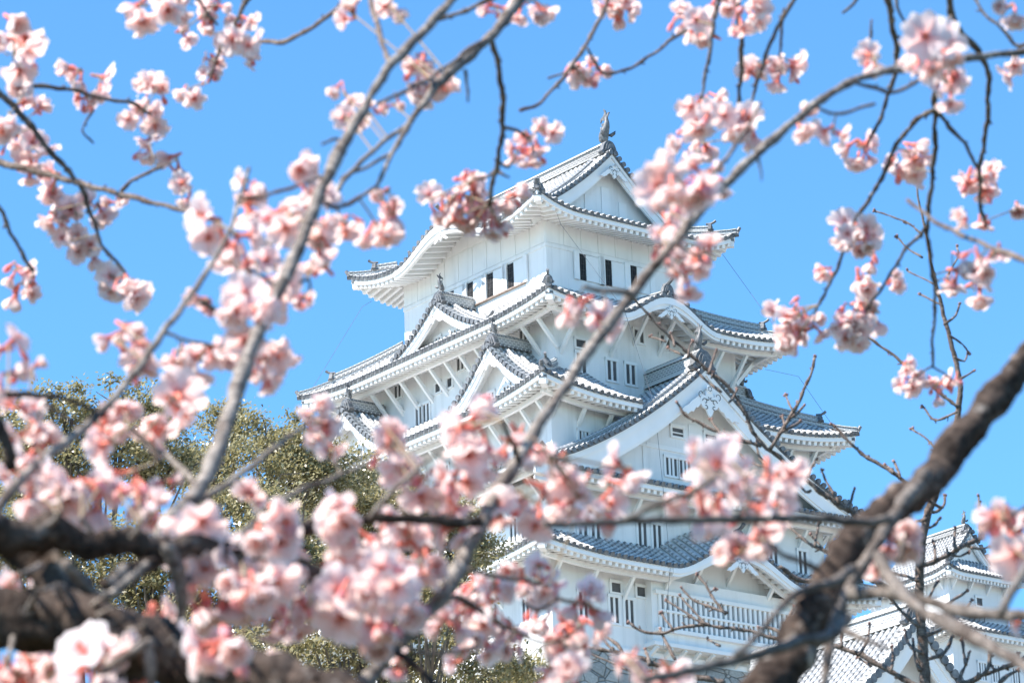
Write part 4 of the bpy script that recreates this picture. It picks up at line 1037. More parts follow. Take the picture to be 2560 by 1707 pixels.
class Tree:
    def __init__(s, label, base, group=None, seed=1, step=11):
        s.rng = np.random.default_rng(seed); s.base = Vector(base); s.step = step
        s.root = thing('cherry_tree', label, 'tree', base, group=group); s.br = []
    def branch(s, pts, w0, w1, d0, d1, name='branch', mat='bark', wob=1.0, knob=.12, label=None, n=8, extra=None):
        """pts: photo positions; w0, w1 thickness in photo units; d0, d1 distance from the camera at either end"""
        m = len(pts); L = [0]
        for a, b in zip(pts[:-1], pts[1:]): L.append(L[-1]+math.hypot(b[0]-a[0], b[1]-a[1]))
        rows = [(x, y, d0+(d1-d0)*l/L[-1], w0+(w1-w0)*l/L[-1]) for (x, y), l in zip(pts, L)]
        R = spline(rows, s.step); P = []; rad = []; ph = s.rng.uniform(0, 6, 4)
        for i, (x, y, d, w) in enumerate(R):
            q = wob*min(1.5, .09*w+.5); jx = q*math.sin(ph[0]+i*.9)+q*.6*math.sin(ph[1]+i*2.3); jy = q*math.sin(ph[2]+i*1.1)
            P.append(at(x+jx, y+jy, d)-s.base); rad.append(px2m(w, d)*.5*(1+knob*s.rng.uniform(-.6, 1)))
        if extra: P = [Vector(e)-s.base for e in extra[0]]+P; rad = list(extra[1])+rad
        mb = MB(); mb.tube(P, rad, n)
        if max(w0, w1) < 19 and len(P) > 8:   # short spurs and old bud scars
            k = int(s.rng.integers(2, 5))
            while k < len(P)-2:
                t = (P[k+1]-P[k-1]).normalized(); sd = t.cross(FWD).normalized()*(1 if s.rng.random() < .5 else -1); l = px2m(s.rng.uniform(3, 11), R[min(k, len(R)-1)][2])
                mb.tube([P[k], P[k]+sd*l*.6+t*l*.5, P[k]+sd*l+t*l*.9], [rad[k]*.6, rad[k]*.5, rad[k]*.42], 5); k += int(s.rng.integers(3, 8))
        if max(w0, w1) > 30:   # gnarled surface on the thick wood
            for i, p in enumerate(mb.v):
                c = P[min(len(P)-1, i//n)]; q = Vector(p); k = (q-c)
                mb.v[i] = tuple(q + k*(.42*mnoise.noise(q*26)+.22*mnoise.noise(q*75)+.12*mnoise.noise(q*190)))
        o = mb.build(name, M[mat], s.root, True, label); s.br.append((o, R)); return o
    def nearest(s, x, y, f=None):
        best = None
        for o, R in s.br:
            d = np.hypot(R[:, 0]-x, R[:, 1]-y); i = int(d.argmin())
            if best is None or d[i] < best[0]: best = (d[i], o, R[i])
        return best
    def blossoms(s, x, y, r, f, pink=.12, count=None, up=None):
        """a cluster of blossoms: centre, radius and flower width in photo units; pink is the share of unopened buds"""
        rng = s.rng; dist, o, bp = s.nearest(x, y); want = .034/px2m(f, 1.0); dep = min(max(want, bp[2]-.3), bp[2]+.3)
        R = px2m(f, dep)*.5*1.13; C = np.array(at(x, y, dep)-s.base); B = np.array(at(bp[0], bp[1], bp[2])-s.base); rr = px2m(r, dep)
        bc = (B-C); bl = np.linalg.norm(bc); node = C + bc/max(bl, 1e-6)*min(bl, rr*.8 if bl > rr*.2 else bl)
        node = node*.65 + (C+np.array([0, 0, rr*.45]))*.35
        n = count or max(1, int(round((1.2 if y < 1100 or x > 1100 else 1.75)*(r/(f*.5))**2+.9))); nb = int(round(n*pink*1.6+(rng.random() < pink*2)))
        Q, U, Mi = [], [], []
        def add(q, m, u=None): Q.append(q); Mi.append(np.full(len(q), m) if np.isscalar(m) else m); U.append(np.full((len(q), 4, 2), .5) if u is None else u)
        add(stalk_quads(B, node, max(.0011, R*.055), rr*.05, rng), 4)
        bq, bu, _ = BP[1]; rot = rot_to(node-B+np.array([0, 0, -.01]), rng); add((bq@rot.T)*R*.34+node, 5)
        pts = []
        for k in range(n):
            for _ in range(14):
                p = rng.normal(0, 1, 3); p /= np.linalg.norm(p); p *= rng.uniform(.25, 1)**.5*rr*.82; p[2] *= 1.0
                if all(np.linalg.norm(p-q) > R*.95 for q in pts): break
            pts.append(p)
        cup = np.array(-FWD)
        for p in pts:
            c = C+p; ax = (c-node); ax = ax/(np.linalg.norm(ax)+1e-6)*.75 + rng.normal(0, .45, 3) + np.array([0, 0, -.35]) + cup*.5; ax /= np.linalg.norm(ax)
            q, u, m = FP[rng.integers(len(FP))]; sc = R*rng.uniform(.76, 1.18); rot = rot_to(ax, rng)
            add((q@rot.T)*sc+c, m, u); add(stalk_quads(node, c-ax*sc*.78, R*.045, R*.18, rng), 4 if rng.random() < .65 else 1)
        for k in range(nb):
            p = rng.normal(0, 1, 3); p /= np.linalg.norm(p); c = C+p*rr*rng.uniform(.4, 1.05); ax = (c-node)/(np.linalg.norm(c-node)+1e-6)*.6+np.array([0, 0, -.7])+rng.normal(0, .25, 3); ax /= np.linalg.norm(ax)
            q, u, m = BP[rng.integers(3)]; sc = R*rng.uniform(.62, .85); add((q@rot_to(ax, rng).T)*sc+c, m, u); add(stalk_quads(node, c-ax*sc*.6, R*.045, R*.12, rng), 4 if rng.random() < .5 else 1)
        for k in range(2+n//3):
            ax = rng.normal(0, 1, 3); add((BP[0][0]@rot_to(ax, rng).T)*R*.26+node+ax*R*.12, 5)
        quads_mesh('blossom_cluster', np.concatenate(Q), [M['petal'], M['calyx'], M['bud'], M['stamen'], M['pedicel'], M['bract']], o, np.concatenate(U), np.concatenate(Mi), smooth=True)
    def winter_buds(s, pts, dep, size, parent):
        rng = s.rng; Q = []
        for (x, y, ang) in pts:
            c = np.array(at(x, y, dep)-s.base); R = px2m(size, dep)
            for k in range(int(rng.integers(2, 5))):
                ax = np.array(RIGHT*math.cos(ang)-UP*math.sin(ang))+rng.normal(0, .5, 3); ax /= np.linalg.norm(ax)
                Q.append((BP[2][0]@rot_to(ax, rng).T)*R+c)
        q = np.concatenate(Q); quads_mesh('bud_sprays', q, [M['budscale']], parent)
M['budscale'] = noise_mat('brown_bud_scale', (.16, .075, .055), (.34, .19, .15), 200, .6)

# ---- tree at the left: dark lichen-grey limbs at bottom left, long shoots rising to the upper edge
gz = lambda p: (p.x, p.y, 0)
b = at(-260, 1500, 2.75)
TL = Tree('pink flowering cherry with dark gnarled limbs low at left and long pale shoots', (b.x, b.y, 0), 'flowering cherry trees in the foreground', 21)
Bz = Vector((b.x, b.y, 0))
old = dict(mat='bark_old_shaded', wob=2.0, knob=.05, n=18)
TL.branch([(-260, 1450), (-120, 1440), (0, 1428), (70, 1436), (150, 1424), (240, 1440), (330, 1482), (440, 1530), (540, 1552), (640, 1572), (760, 1612), (880, 1660)], 150, 120, 2.75, 2.6, name='trunk', extra=([Bz+Vector((-.06, .02, -.05)), Bz+Vector((-.05, 0, .9)), Bz+Vector((-.05, 0, 1.7)), Bz+Vector((-.03, 0, 2.15))], [.13, .10, .085, .07]), label='dark thick trunk limb at bottom left', **old)
TL.branch([(-40, 1215), (40, 1238), (120, 1222), (200, 1252), (290, 1240), (370, 1264), (450, 1252), (540, 1272), (610, 1262), (670, 1295), (740, 1322), (800, 1352)], 84, 32, 2.75, 2.85, name='limb', **old)
TL.branch([(30, 1225), (80, 1285), (140, 1350), (200, 1430), (260, 1500), (300, 1550)], 104, 130, 2.8, 2.75, name='limb', **old)
TL.branch([(-40, 1180), (-60, 1300), (-90, 1480)], 60, 90, 2.75, 2.75, name='limb', **old)
TL.branch([(560, 1255), (640, 1225), (720, 1212), (800, 1205)], 46, 26, 2.85, 3.0, name='limb', **old)
TL.branch([(240, 1345), (300, 1310), (360, 1290), (400, 1270)], 36, 28, 2.75, 2.8, name='limb', **old)
sh = dict(mat='bark', wob=.8, knob=.08, n=10)
for (x, y, dx, dy, w) in ((60, 1400, 25, -45, 16), (150, 1395, -20, -50, 14), (205, 1400, 40, -40, 15), (110, 1205, 30, -30, 16), (210, 1225, -25, -35, 14), (300, 1235, 22, -32, 14), (90, 1300, -45, 20, 15), (150, 1345, -50, 10, 15), (210, 1420, 50, -25, 14), (270, 1460, 55, -20, 15), (360, 1500, 40, -38, 15), (480, 1545, 45, -35, 14), (30, 1460, -15, 60, 15), (130, 1480, 30, 50, 14)):
    TL.branch([(x, y), (x+dx*.5+4, y+dy*.5-3), (x+dx, y+dy)], w, w*.55, 2.70, 2.62, mat='bark', wob=1, knob=.3, n=8)
TL.branch([(340, 1270), (380, 1205), (445, 1140), (490, 1060), (525, 960), (552, 870), (590, 770), (640, 668), (690, 560), (735, 440), (782, 345), (830, 260), (890, 160), (980, 65), (1055, -20)], 42, 21, 2.85, 3.7, **sh)
TL.branch([(-20, 1190), (15, 1140), (60, 1090), (110, 1045), (190, 985), (262, 915), (330, 830), (375, 762), (430, 690), (490, 600), (528, 530), (546, 470), (572, 388)], 26, 9, 2.8, 3.5, **sh)
TL.branch([(385, 1250), (410, 1320), (418, 1390), (405, 1450), (395, 1480)], 34, 20, 2.78, 2.8, **sh)
TL.branch([(418, 1345), (450, 1310), (480, 1290)], 20, 14, 2.79, 2.85, **sh)
TL.branch([(150, 1290), (180, 1330), (240, 1370), (300, 1330), (340, 1295)], 26, 22, 2.70, 2.74, **sh)
TL.branch([(345, 1568), (338, 1510), (350, 1470), (300, 1500), (240, 1540), (210, 1580)], 16, 26, 2.6, 2.6, **sh)
TL.branch([(342, 1480), (350, 1530), (345, 1580)], 14, 20, 2.6, 2.6, **sh)
TL.branch([(470, 1145), (530, 1105), (590, 1060), (640, 1020), (690, 985)], 18, 9, 3.0, 3.3, **sh)
TL.branch([(330, 1020), (380, 1045), (430, 1090), (455, 1130)], 12, 16, 3.1, 3.0, **sh)
TL.branch([(500, 1270), (600, 1190), (680, 1130), (760, 1100), (850, 1060)], 18, 9, 2.9, 3.1, **sh)
tw = dict(mat='twig', wob=1.0, knob=.25, n=7)
TL.branch([(20, 905), (80, 908), (150, 915), (210, 940), (235, 955)], 16, 10, 2.9, 3.05, mat='bark_old_shaded', wob=1, knob=.15, n=8)
TL.branch([(105, 925), (150, 960), (185, 985)], 10, 8, 2.95, 3.05, **tw)
TL.branch([(-30, 940), (10, 1010), (30, 1080)], 40, 26, 2.8, 2.8, mat='bark_old_shaded', wob=1, knob=.15, n=9)
TL.branch([(300, 985), (345, 1020), (365, 1060)], 12, 14, 3.05, 3.0, mat='bark_old_shaded', wob=1, knob=.2, n=8)
TL.branch([(375, 762), (420, 778), (470, 790), (520, 795)], 9, 5, 3.3, 3.3, **tw)
TL.branch([(740, 330), (775, 320), (790, 345)], 6, 8, 3.6, 3.65, **tw)
TL.branch([(850, -10), (862, 45), (878, 95), (894, 155)], 13, 12, 4.0, 3.65, **tw)
TL.branch([(868, 238), (905, 222), (950, 200), (1000, 172), (1060, 128), (1110, 92)], 9, 11, 3.65, 3.9, **tw)
TL.branch([(545, 455), (600, 452), (640, 440), (700, 420), (740, 405)], 8, 9, 3.45, 3.5, **tw)
TL.branch([(585, 548), (620, 557), (660, 560), (690, 555)], 8, 10, 3.5, 3.5, **tw)
TL.branch([(640, 665), (610, 640), (575, 620), (545, 640)], 9, 7, 3.45, 3.4, **tw)
TL.branch([(735, 445), (760, 475), (800, 468), (835, 448), (862, 430)], 12, 8, 3.55, 3.6, **tw)
TL.branch([(690, 650), (708, 640), (712, 665)], 8, 6, 3.5, 3.5, **tw)
TL.branch([(460, 690), (495, 715), (540, 735), (575, 770)], 12, 10, 3.35, 3.4, **tw)
# sprays hanging in from the upper left, farther back
far = dict(mat='twig', wob=1.0, knob=.28, n=7)
TL.branch([(-40, 368), (0, 374), (100, 398), (200, 426), (300, 452), (400, 478), (465, 494)], 17, 9, 4.9, 4.6, **far)
TL.branch([(-40, 170), (0, 215), (60, 275), (110, 342), (180, 420), (212, 500), (238, 570), (272, 605), (290, 630)], 18, 7, 4.8, 4.8, **far)
TL.branch([(278, 438), (310, 412), (340, 396), (372, 385)], 10, 8, 4.85, 4.8, **far)
TL.branch([(-30, 430), (0, 480), (30, 545), (60, 598), (78, 625)], 11, 9, 4.8, 4.8, **far)
TL.branch([(25, 200), (80, 198), (130, 202), (180, 210), (240, 228), (300, 236), (345, 262)], 11, 8, 4.7, 4.8, **far)
TL.branch([(585, -20), (560, 15), (535, 60), (508, 105), (492, 150), (480, 190)], 13, 6, 4.9, 4.9, **far)
TL.branch([(515, 92), (540, 100), (575, 100), (603, 98)], 7, 8, 4.9, 4.9, **far)
TL.branch([(603, 96), (650, 96), (700, 74), (750, 40), (800, 4), (830, -15)], 10, 12, 4.9, 4.5, **far)
TL.branch([(440, -15), (470, 20), (500, 60)], 8, 6, 4.9, 4.9, **far)
TL.branch([(215, 250), (190, 300), (215, 330)], 5, 5, 4.8, 4.8, **far)
TL.branch([(985, 48), (1040, 36), (1095, 14), (1140, -10)], 10, 11, 4.0, 4.0, **far)

# ---- middle tree: the long shoot across the keep and the twigs hung from the top edge
b = at(760, 1760, 3.0)
TM = Tree('slender pink flowering cherry whose long shoot slants right across the keep', (b.x, b.y, 0), 'flowering cherry trees in the foreground', 33)
Bz = Vector((b.x, b.y, 0))
TM.branch([(760, 1660), (850, 1555), (900, 1495), (960, 1430), (1012, 1370), (1052, 1308), (1082, 1248), (1112, 1196), (1142, 1128), (1190, 1058), (1242, 968), (1292, 898), (1342, 818), (1392, 756), (1442, 690), (1502, 612), (1562, 540), (1622, 470), (1682, 408), (1742, 350), (1802, 298), (1872, 240), (1960, 186), (2060, 160), (2150, 148), (2250, 131), (2390, 116)], 36, 15, 2.95, 4.0, name='trunk',
          extra=([Bz+Vector((0, 0, -.05)), Bz+Vector((0, 0, 1.0)), Bz+Vector((.01, 0, 1.9))], [.035, .03, .02]), **sh)
TM.branch([(1108, 1196), (1050, 1200), (980, 1192), (900, 1190), (850, 1190), (790, 1200)], 26, 22, 2.98, 2.95, mat='bark_old_shaded', wob=1, knob=.15, n=9)
TM.branch([(852, 1188), (882, 1150), (920, 1110), (955, 1080), (1000, 1040)], 16, 8, 2.95, 2.9, **sh)
TM.branch([(1190, 1062), (1180, 1020), (1165, 995), (1155, 968)], 13, 12, 3.05, 3.0, mat='bark_old_shaded', wob=.6, knob=.1, n=8)
TM.branch([(1215, 1000), (1245, 1020), (1260, 1045)], 8, 7, 3.1, 3.05, **tw)
TM.branch([(1050, 1370), (1110, 1405), (1165, 1440), (1240, 1475)], 13, 8, 3.6, 3.6, **tw)
TM.branch([(1012, 1372), (1032, 1372), (1052, 1370)], 12, 12, 3.1, 3.6, **tw)
TM.branch([(905, 1495), (945, 1520), (990, 1565), (1010, 1590)], 20, 20, 2.95, 2.9, mat='bark_old_shaded', wob=1, knob=.1, n=8)
TM.branch([(920, 1480), (985, 1500), (1060, 1495), (1100, 1478)], 12, 8, 3.0, 3.3, **tw)
TM.branch([(1080, 1310), (1150, 1325), (1200, 1330), (1260, 1345)], 11, 8, 3.1, 3.5, **tw)
TM.branch([(1285, 1375), (1330, 1385), (1380, 1400)], 10, 6, 3.5, 3.5, **tw)
TM.branch([(1200, 1385), (1240, 1400), (1280, 1372)], 7, 8, 3.55, 3.5, **tw)
TM.branch([(1240, 1475), (1290, 1470), (1320, 1450)], 8, 7, 3.6, 3.55, **tw)
TM.branch([(1340, 660), (1390, 668), (1440, 672), (1452, 680)], 10, 17, 3.3, 3.35, **sh)
TM.branch([(1385, 668), (1388, 695), (1390, 720)], 5, 4, 3.3, 3.3, **tw)
TM.branch([(1500, 612), (1560, 548), (1590, 490), (1625, 425), (1670, 360), (1720, 288), (1748, 235)], 13, 7, 3.35, 3.6, **tw)
TM.branch([(1960, 188), (2050, 212), (2100, 190), (2140, 152)], 9, 10, 3.8, 3.9, **tw)
TM.branch([(1735, 352), (1748, 392), (1750, 415)], 8, 3, 3.55, 3.55, **tw)
TM.branch([(1870, 243), (1920, 262), (2010, 238)], 7, 8, 3.7, 3.8, **tw)
# thick branch from the top edge and its forks
TM.branch([(1235, -60), (1195, -5), (1160, 45), (1120, 92), (1062, 142), (1012, 186), (975, 235), (938, 288), (905, 345), (880, 395), (864, 432)], 32, 9, 4.2, 3.75, **sh)
TM.branch([(938, 288), (890, 318), (840, 362), (800, 402), (770, 445)], 11, 12, 3.9, 3.65, **sh)
TM.branch([(900, 350), (850, 380), (790, 405)], 9, 8, 3.85, 3.7, **sh)
TM.branch([(1128, 88), (1142, 140), (1152, 200), (1155, 262), (1150, 330), (1140, 385), (1128, 440), (1122, 470)], 15, 10, 4.2, 4.4, mat='bark_mid', wob=1.2, knob=.25, n=8)
TM.branch([(1155, 292), (1185, 300), (1215, 318)], 8, 8, 4.4, 4.5, **tw)
TM.branch([(1148, 372), (1168, 384), (1180, 360)], 7, 6, 4.4, 4.5, **tw)
TM.branch([(1142, 388), (1120, 405), (1090, 412)], 8, 7, 4.4, 4.4, **tw)
TM.branch([(1145, 395), (1170, 408)], 8, 4, 4.4, 4.4, **tw)
TM.branch([(1068, 160), (1074, 200), (1074, 235)], 8, 5, 4.0, 4.0, **tw)
TM.branch([(1350, 110), (1382, 165), (1440, 160), (1500, 124), (1545, 90), (1585, 62)], 7, 9, 4.9, 5.0, **far)
TM.branch([(1195, 255), (1240, 236), (1290, 182), (1322, 140), (1352, 92), (1380, 40), (1400, -10)], 8, 10, 4.8, 4.9, **far)
TM.branch([(1258, 182), (1300, 165), (1335, 150)], 5, 6, 4.9, 4.9, **far)

sm = dict(mat='bark_mid', wob=.8, knob=.08, n=10)
# ---- tree at the right: thick slanting limb at lower right, drooping sprays above it
b = at(1700, 1800, 3.05)
TR = Tree('pink flowering cherry with a thick slanting brown limb rising to the right edge', (b.x, b.y, 0), 'flowering cherry trees in the foreground', 45)
Bz = Vector((b.x, b.y, 0))
TR.branch([(1700, 1700), (1745, 1600), (1795, 1530), (1850, 1460), (1890, 1390), (1925, 1310), (1970, 1240), (2045, 1168), (2112, 1120), (2170, 1062), (2215, 1008), (2275, 925), (2352, 842), (2460, 730)], 106, 66, 3.0, 3.3, name='trunk', extra=([Bz+Vector((0, 0, -.05)), Bz+Vector((0, 0, 1.0)), Bz+Vector((.0, 0, 1.9))], [.11, .08, .05]), mat='bark_old_shaded', wob=1.5, knob=.04, n=20, label='thick slanting limb')
TR.branch([(1890, 1600), (1900, 1520), (1915, 1430), (1955, 1340), (2000, 1272), (2040, 1205), (2075, 1155), (2125, 1090)], 24, 38, 2.85, 3.1, **sm)
TR.branch([(1955, 1365), (2010, 1362), (2070, 1368), (2130, 1378), (2190, 1398), (2260, 1410), (2400, 1412)], 34, 25, 2.9, 2.75, **sm)
TR.branch([(2015, 1275), (2050, 1330), (2100, 1390), (2190, 1438), (2270, 1480), (2400, 1555)], 32, 30, 2.9, 2.6, **sm)
TR.branch([(1960, 1305), (1915, 1335), (1830, 1362), (1780, 1410), (1755, 1440), (1720, 1480), (1690, 1500)], 24, 14, 2.9, 2.7, **sm)
TR.branch([(1945, 1420), (1905, 1462), (1845, 1470), (1755, 1498), (1650, 1525), (1560, 1545), (1480, 1560)], 30, 20, 2.85, 2.6, **sm)
TR.branch([(1920, 1440), (1990, 1470), (2040, 1490)], 20, 12, 2.85, 2.75, **sm)
TR.branch([(2300, 1408), (2318, 1368), (2342, 1330), (2380, 1270)], 22, 18, 2.7, 2.75, **sm)
TR.branch([(2040, 1192), (1985, 1200), (1900, 1192), (1800, 1190), (1700, 1192), (1560, 1194), (1450, 1196), (1340, 1202), (1250, 1205)], 22, 15, 3.0, 2.75, **sm)
TR.branch([(1430, 1196), (1480, 1172), (1530, 1150), (1580, 1135), (1640, 1100)], 15, 12, 2.75, 2.75, **sm)
TR.branch([(1880, 1305), (1840, 1290), (1790, 1268), (1760, 1240)], 14, 9, 3.0, 2.85, **tw)
TR.branch([(1690, 1190), (1720, 1150), (1712, 1095), (1745, 1075)], 9, 7, 2.75, 2.75, **tw)
TR.branch([(2060, 1290), (2070, 1265), (2075, 1240)], 10, 8, 2.85, 2.85, **tw)
TR.branch([(2390, 1140), (2340, 1175), (2310, 1190)], 12, 9, 2.9, 2.85, **tw)
dk = dict(mat='bark_mid', wob=1.2, knob=.3, n=7)
# an overhead bough (outside the view) carries the drooping sprays
TR.branch([(2460, 730), (2560, 480), (2540, 200), (2440, -20), (2250, -80), (2000, -90), (1750, -90), (1560, -80)], 60, 26, 3.4, 5.0, name='limb', mat='bark_old_shaded', wob=1.5, knob=.1, n=10)
TR.branch([(2180, -85), (2182, 0), (2190, 50), (2235, 105), (2266, 150), (2270, 220), (2265, 300), (2252, 380), (2252, 470), (2265, 520)], 17, 7, 4.6, 5.0, **dk)
TR.branch([(2182, 40), (2170, 100), (2155, 160), (2146, 240)], 14, 13, 4.6, 4.8, **dk)
TR.branch([(2146, 248), (2100, 282), (2060, 332), (2020, 420), (1975, 490), (1945, 560), (1912, 640), (1880, 700)], 12, 7, 4.8, 5.1, **dk)
TR.branch([(2146, 245), (2148, 330), (2140, 420), (2130, 520), (2138, 600), (2148, 690), (2142, 780), (2142, 842)], 12, 6, 4.8, 5.2, **dk)
TR.branch([(2146, 248), (2182, 292), (2222, 340), (2246, 392), (2254, 440)], 11, 8, 4.8, 5.0, **dk)
TR.branch([(2130, 520), (2075, 580), (2040, 640), (2005, 690), (1985, 720)], 9, 6, 5.0, 5.1, **dk)
TR.branch([(2140, 842), (2110, 860), (2090, 880)], 5, 4, 5.2, 5.2, **dk)
TR.branch([(2142, 842), (2165, 855), (2185, 870)], 5, 4, 5.2, 5.2, **dk)
TR.branch([(1692, -85), (1692, 0), (1702, 80), (1702, 170), (1694, 250), (1680, 320)], 13, 8, 4.8, 4.9, **dk)
TR.branch([(1640, 60), (1630, 120), (1615, 200), (1605, 240)], 9, 7, 4.8, 4.8, **dk)
TR.branch([(1655, -85), (1650, -10), (1640, 60)], 10, 9, 4.8, 4.8, **dk)
TR.branch([(1860, -80), (1820, 5), (1780, 75), (1752, 150), (1728, 225), (1705, 290)], 11, 7, 4.7, 4.8, **tw)
TR.branch([(1800, 20), (1795, 80), (1790, 130)], 6, 6, 4.75, 4.8, **tw)
TR.branch([(2030, -90), (2040, 0), (2052, 70), (2060, 140), (2040, 220), (2010, 300), (1985, 340)], 17, 7, 4.7, 4.9, **dk)
TR.branch([(2420, -30), (2352, 105), (2300, 65), (2255, 25), (2230, -20)], 8, 7, 4.6, 4.7, **dk)
TR.branch([(1935, 30), (1960, 10), (1990, -40), (2000, -90)], 6, 9, 4.9, 4.9, **dk)
TR.branch([(2085, 65), (2065, 25), (2050, -30)], 6, 8, 4.8, 4.8, **dk)
TR.branch([(2085, 460), (2150, 510), (2210, 540), (2280, 570), (2360, 600)], 8, 14, 3.9, 3.7, **tw)
TR.branch([(2360, 600), (2440, 620), (2520, 560)], 14, 16, 3.7, 3.6, **tw)
TR.branch([(1985, 100), (2000, 85), (2002, 45)], 9, 5, 4.6, 4.6, **tw)

# blossoms: (x, y, radius, flower width[, share of buds])
L_ = [(40, 60, 45, 80), (30, 130, 52, 80), (45, 190, 28, 65), (20, 270, 32, 75), (45, 240, 22, 55), (86, 255, 15, 50), (30, 320, 40, 60, .3), (70, 350, 45, 60, .35), (60, 392, 34, 60, .25),
 (180, 165, 36, 60), (232, 188, 32, 58), (197, 228, 28, 45, .8), (362, 205, 42, 60), (330, 265, 46, 62), (342, 335, 36, 60), (408, 372, 36, 60), (425, 435, 34, 60),
 (320, 20, 38, 70), (380, 15, 40, 68), (430, 12, 42, 65), (490, 18, 30, 48, .6), (415, 78, 26, 50), (432, 210, 32, 58), (480, 178, 22, 42, .6), (560, 105, 42, 62, .3), (560, 55, 28, 55, .2), (525, 95, 24, 50, .4), (486, 140, 18, 36, 1.0), (575, 140, 16, 40, .3), (470, 40, 28, 48, .7),
 (130, 408, 26, 58), (120, 445, 22, 50), (120, 492, 34, 55), (175, 500, 38, 58), (225, 480, 34, 56, .2), (268, 462, 22, 48), (160, 560, 34, 54), (205, 582, 36, 54), (262, 648, 34, 58, .3), (302, 660, 42, 64, .2), (35, 625, 32, 58, .3), (60, 668, 36, 58, .2),
 (560, 470, 42, 80, .3), (495, 515, 45, 85), (545, 548, 52, 88), (592, 440, 38, 70, .2), (560, 425, 28, 60), (692, 425, 50, 88), (655, 500, 50, 90), (715, 470, 42, 85), (690, 395, 26, 70), (790, 525, 42, 78, .25), (740, 525, 36, 80), (892, 450, 36, 76), (905, 500, 34, 72), (868, 525, 32, 74),
 (590, 610, 46, 68, .3), (560, 700, 58, 95), (640, 655, 40, 70, .4), (545, 615, 40, 78), (722, 600, 34, 72), (695, 690, 24, 36, 1.2), (560, 750, 52, 95), (620, 690, 40, 80, .2), (470, 700, 28, 60, .6), (735, 570, 28, 70),
 (270, 790, 40, 80), (305, 815, 40, 78, .3), (320, 845, 25, 65, .3), (278, 755, 30, 72), (410, 825, 36, 76), (460, 835, 36, 76), (505, 825, 42, 80), (555, 800, 38, 80), (615, 835, 42, 82, .2), (652, 805, 30, 75), (595, 868, 22, 55, .2),
 (20, 800, 40, 75), (15, 872, 40, 72, .3), (78, 842, 15, 42), (45, 935, 34, 72, .2), (85, 960, 28, 60, .3), (395, 925, 46, 92), (345, 985, 44, 92), (255, 1015, 46, 92), (285, 965, 38, 80), (232, 985, 30, 75, .3), (60, 992, 38, 82), (85, 1035, 38, 80, .35), (265, 942, 20, 55),
 (130, 1130, 52, 105), (190, 1140, 52, 105), (232, 1120, 42, 98), (300, 1090, 38, 85), (318, 1145, 44, 98, .3), (270, 1135, 36, 90, .3), (95, 1145, 40, 95), (350, 1180, 36, 80, .2), (40, 1085, 32, 70, .3), (380, 1110, 22, 50, .6),
 (440, 1190, 50, 108), (482, 1235, 50, 105, .15), (612, 1208, 60, 112), (650, 1248, 44, 105), (592, 1270, 38, 88, .3), (500, 1310, 50, 108, .2), (452, 1372, 46, 105, .2), (520, 1362, 46, 105, .2), (365, 1412, 46, 108), (378, 1475, 44, 108), (560, 1330, 55, 110), (622, 1335, 56, 108), (655, 1385, 48, 90), (690, 1300, 45, 98, .1), (420, 1250, 40, 100),
 (508, 1485, 58, 118, .25), (548, 1500, 46, 112), (468, 1502, 38, 100, .2), (200, 1535, 62, 118, .1), (240, 1512, 46, 115), (110, 1562, 50, 100), (285, 1575, 50, 110), (40, 1562, 52, 100, .3), (45, 1318, 28, 62, .1), (15, 1535, 36, 95, .2), (95, 1535, 34, 90, .3), (150, 1560, 40, 100, .2), (320, 1545, 30, 90), (25, 1345, 22, 60, .1), (340, 1440, 30, 90), (660, 1425, 50, 66, .3), (618, 1440, 38, 64, .1), (705, 1405, 40, 66, .25), (590, 1400, 30, 64, .3), (570, 1145, 28, 62, .4), (735, 975, 36, 70, .3), (722, 945, 20, 55), (762, 1032, 20, 45, .3), (735, 1000, 22, 60, .2)]
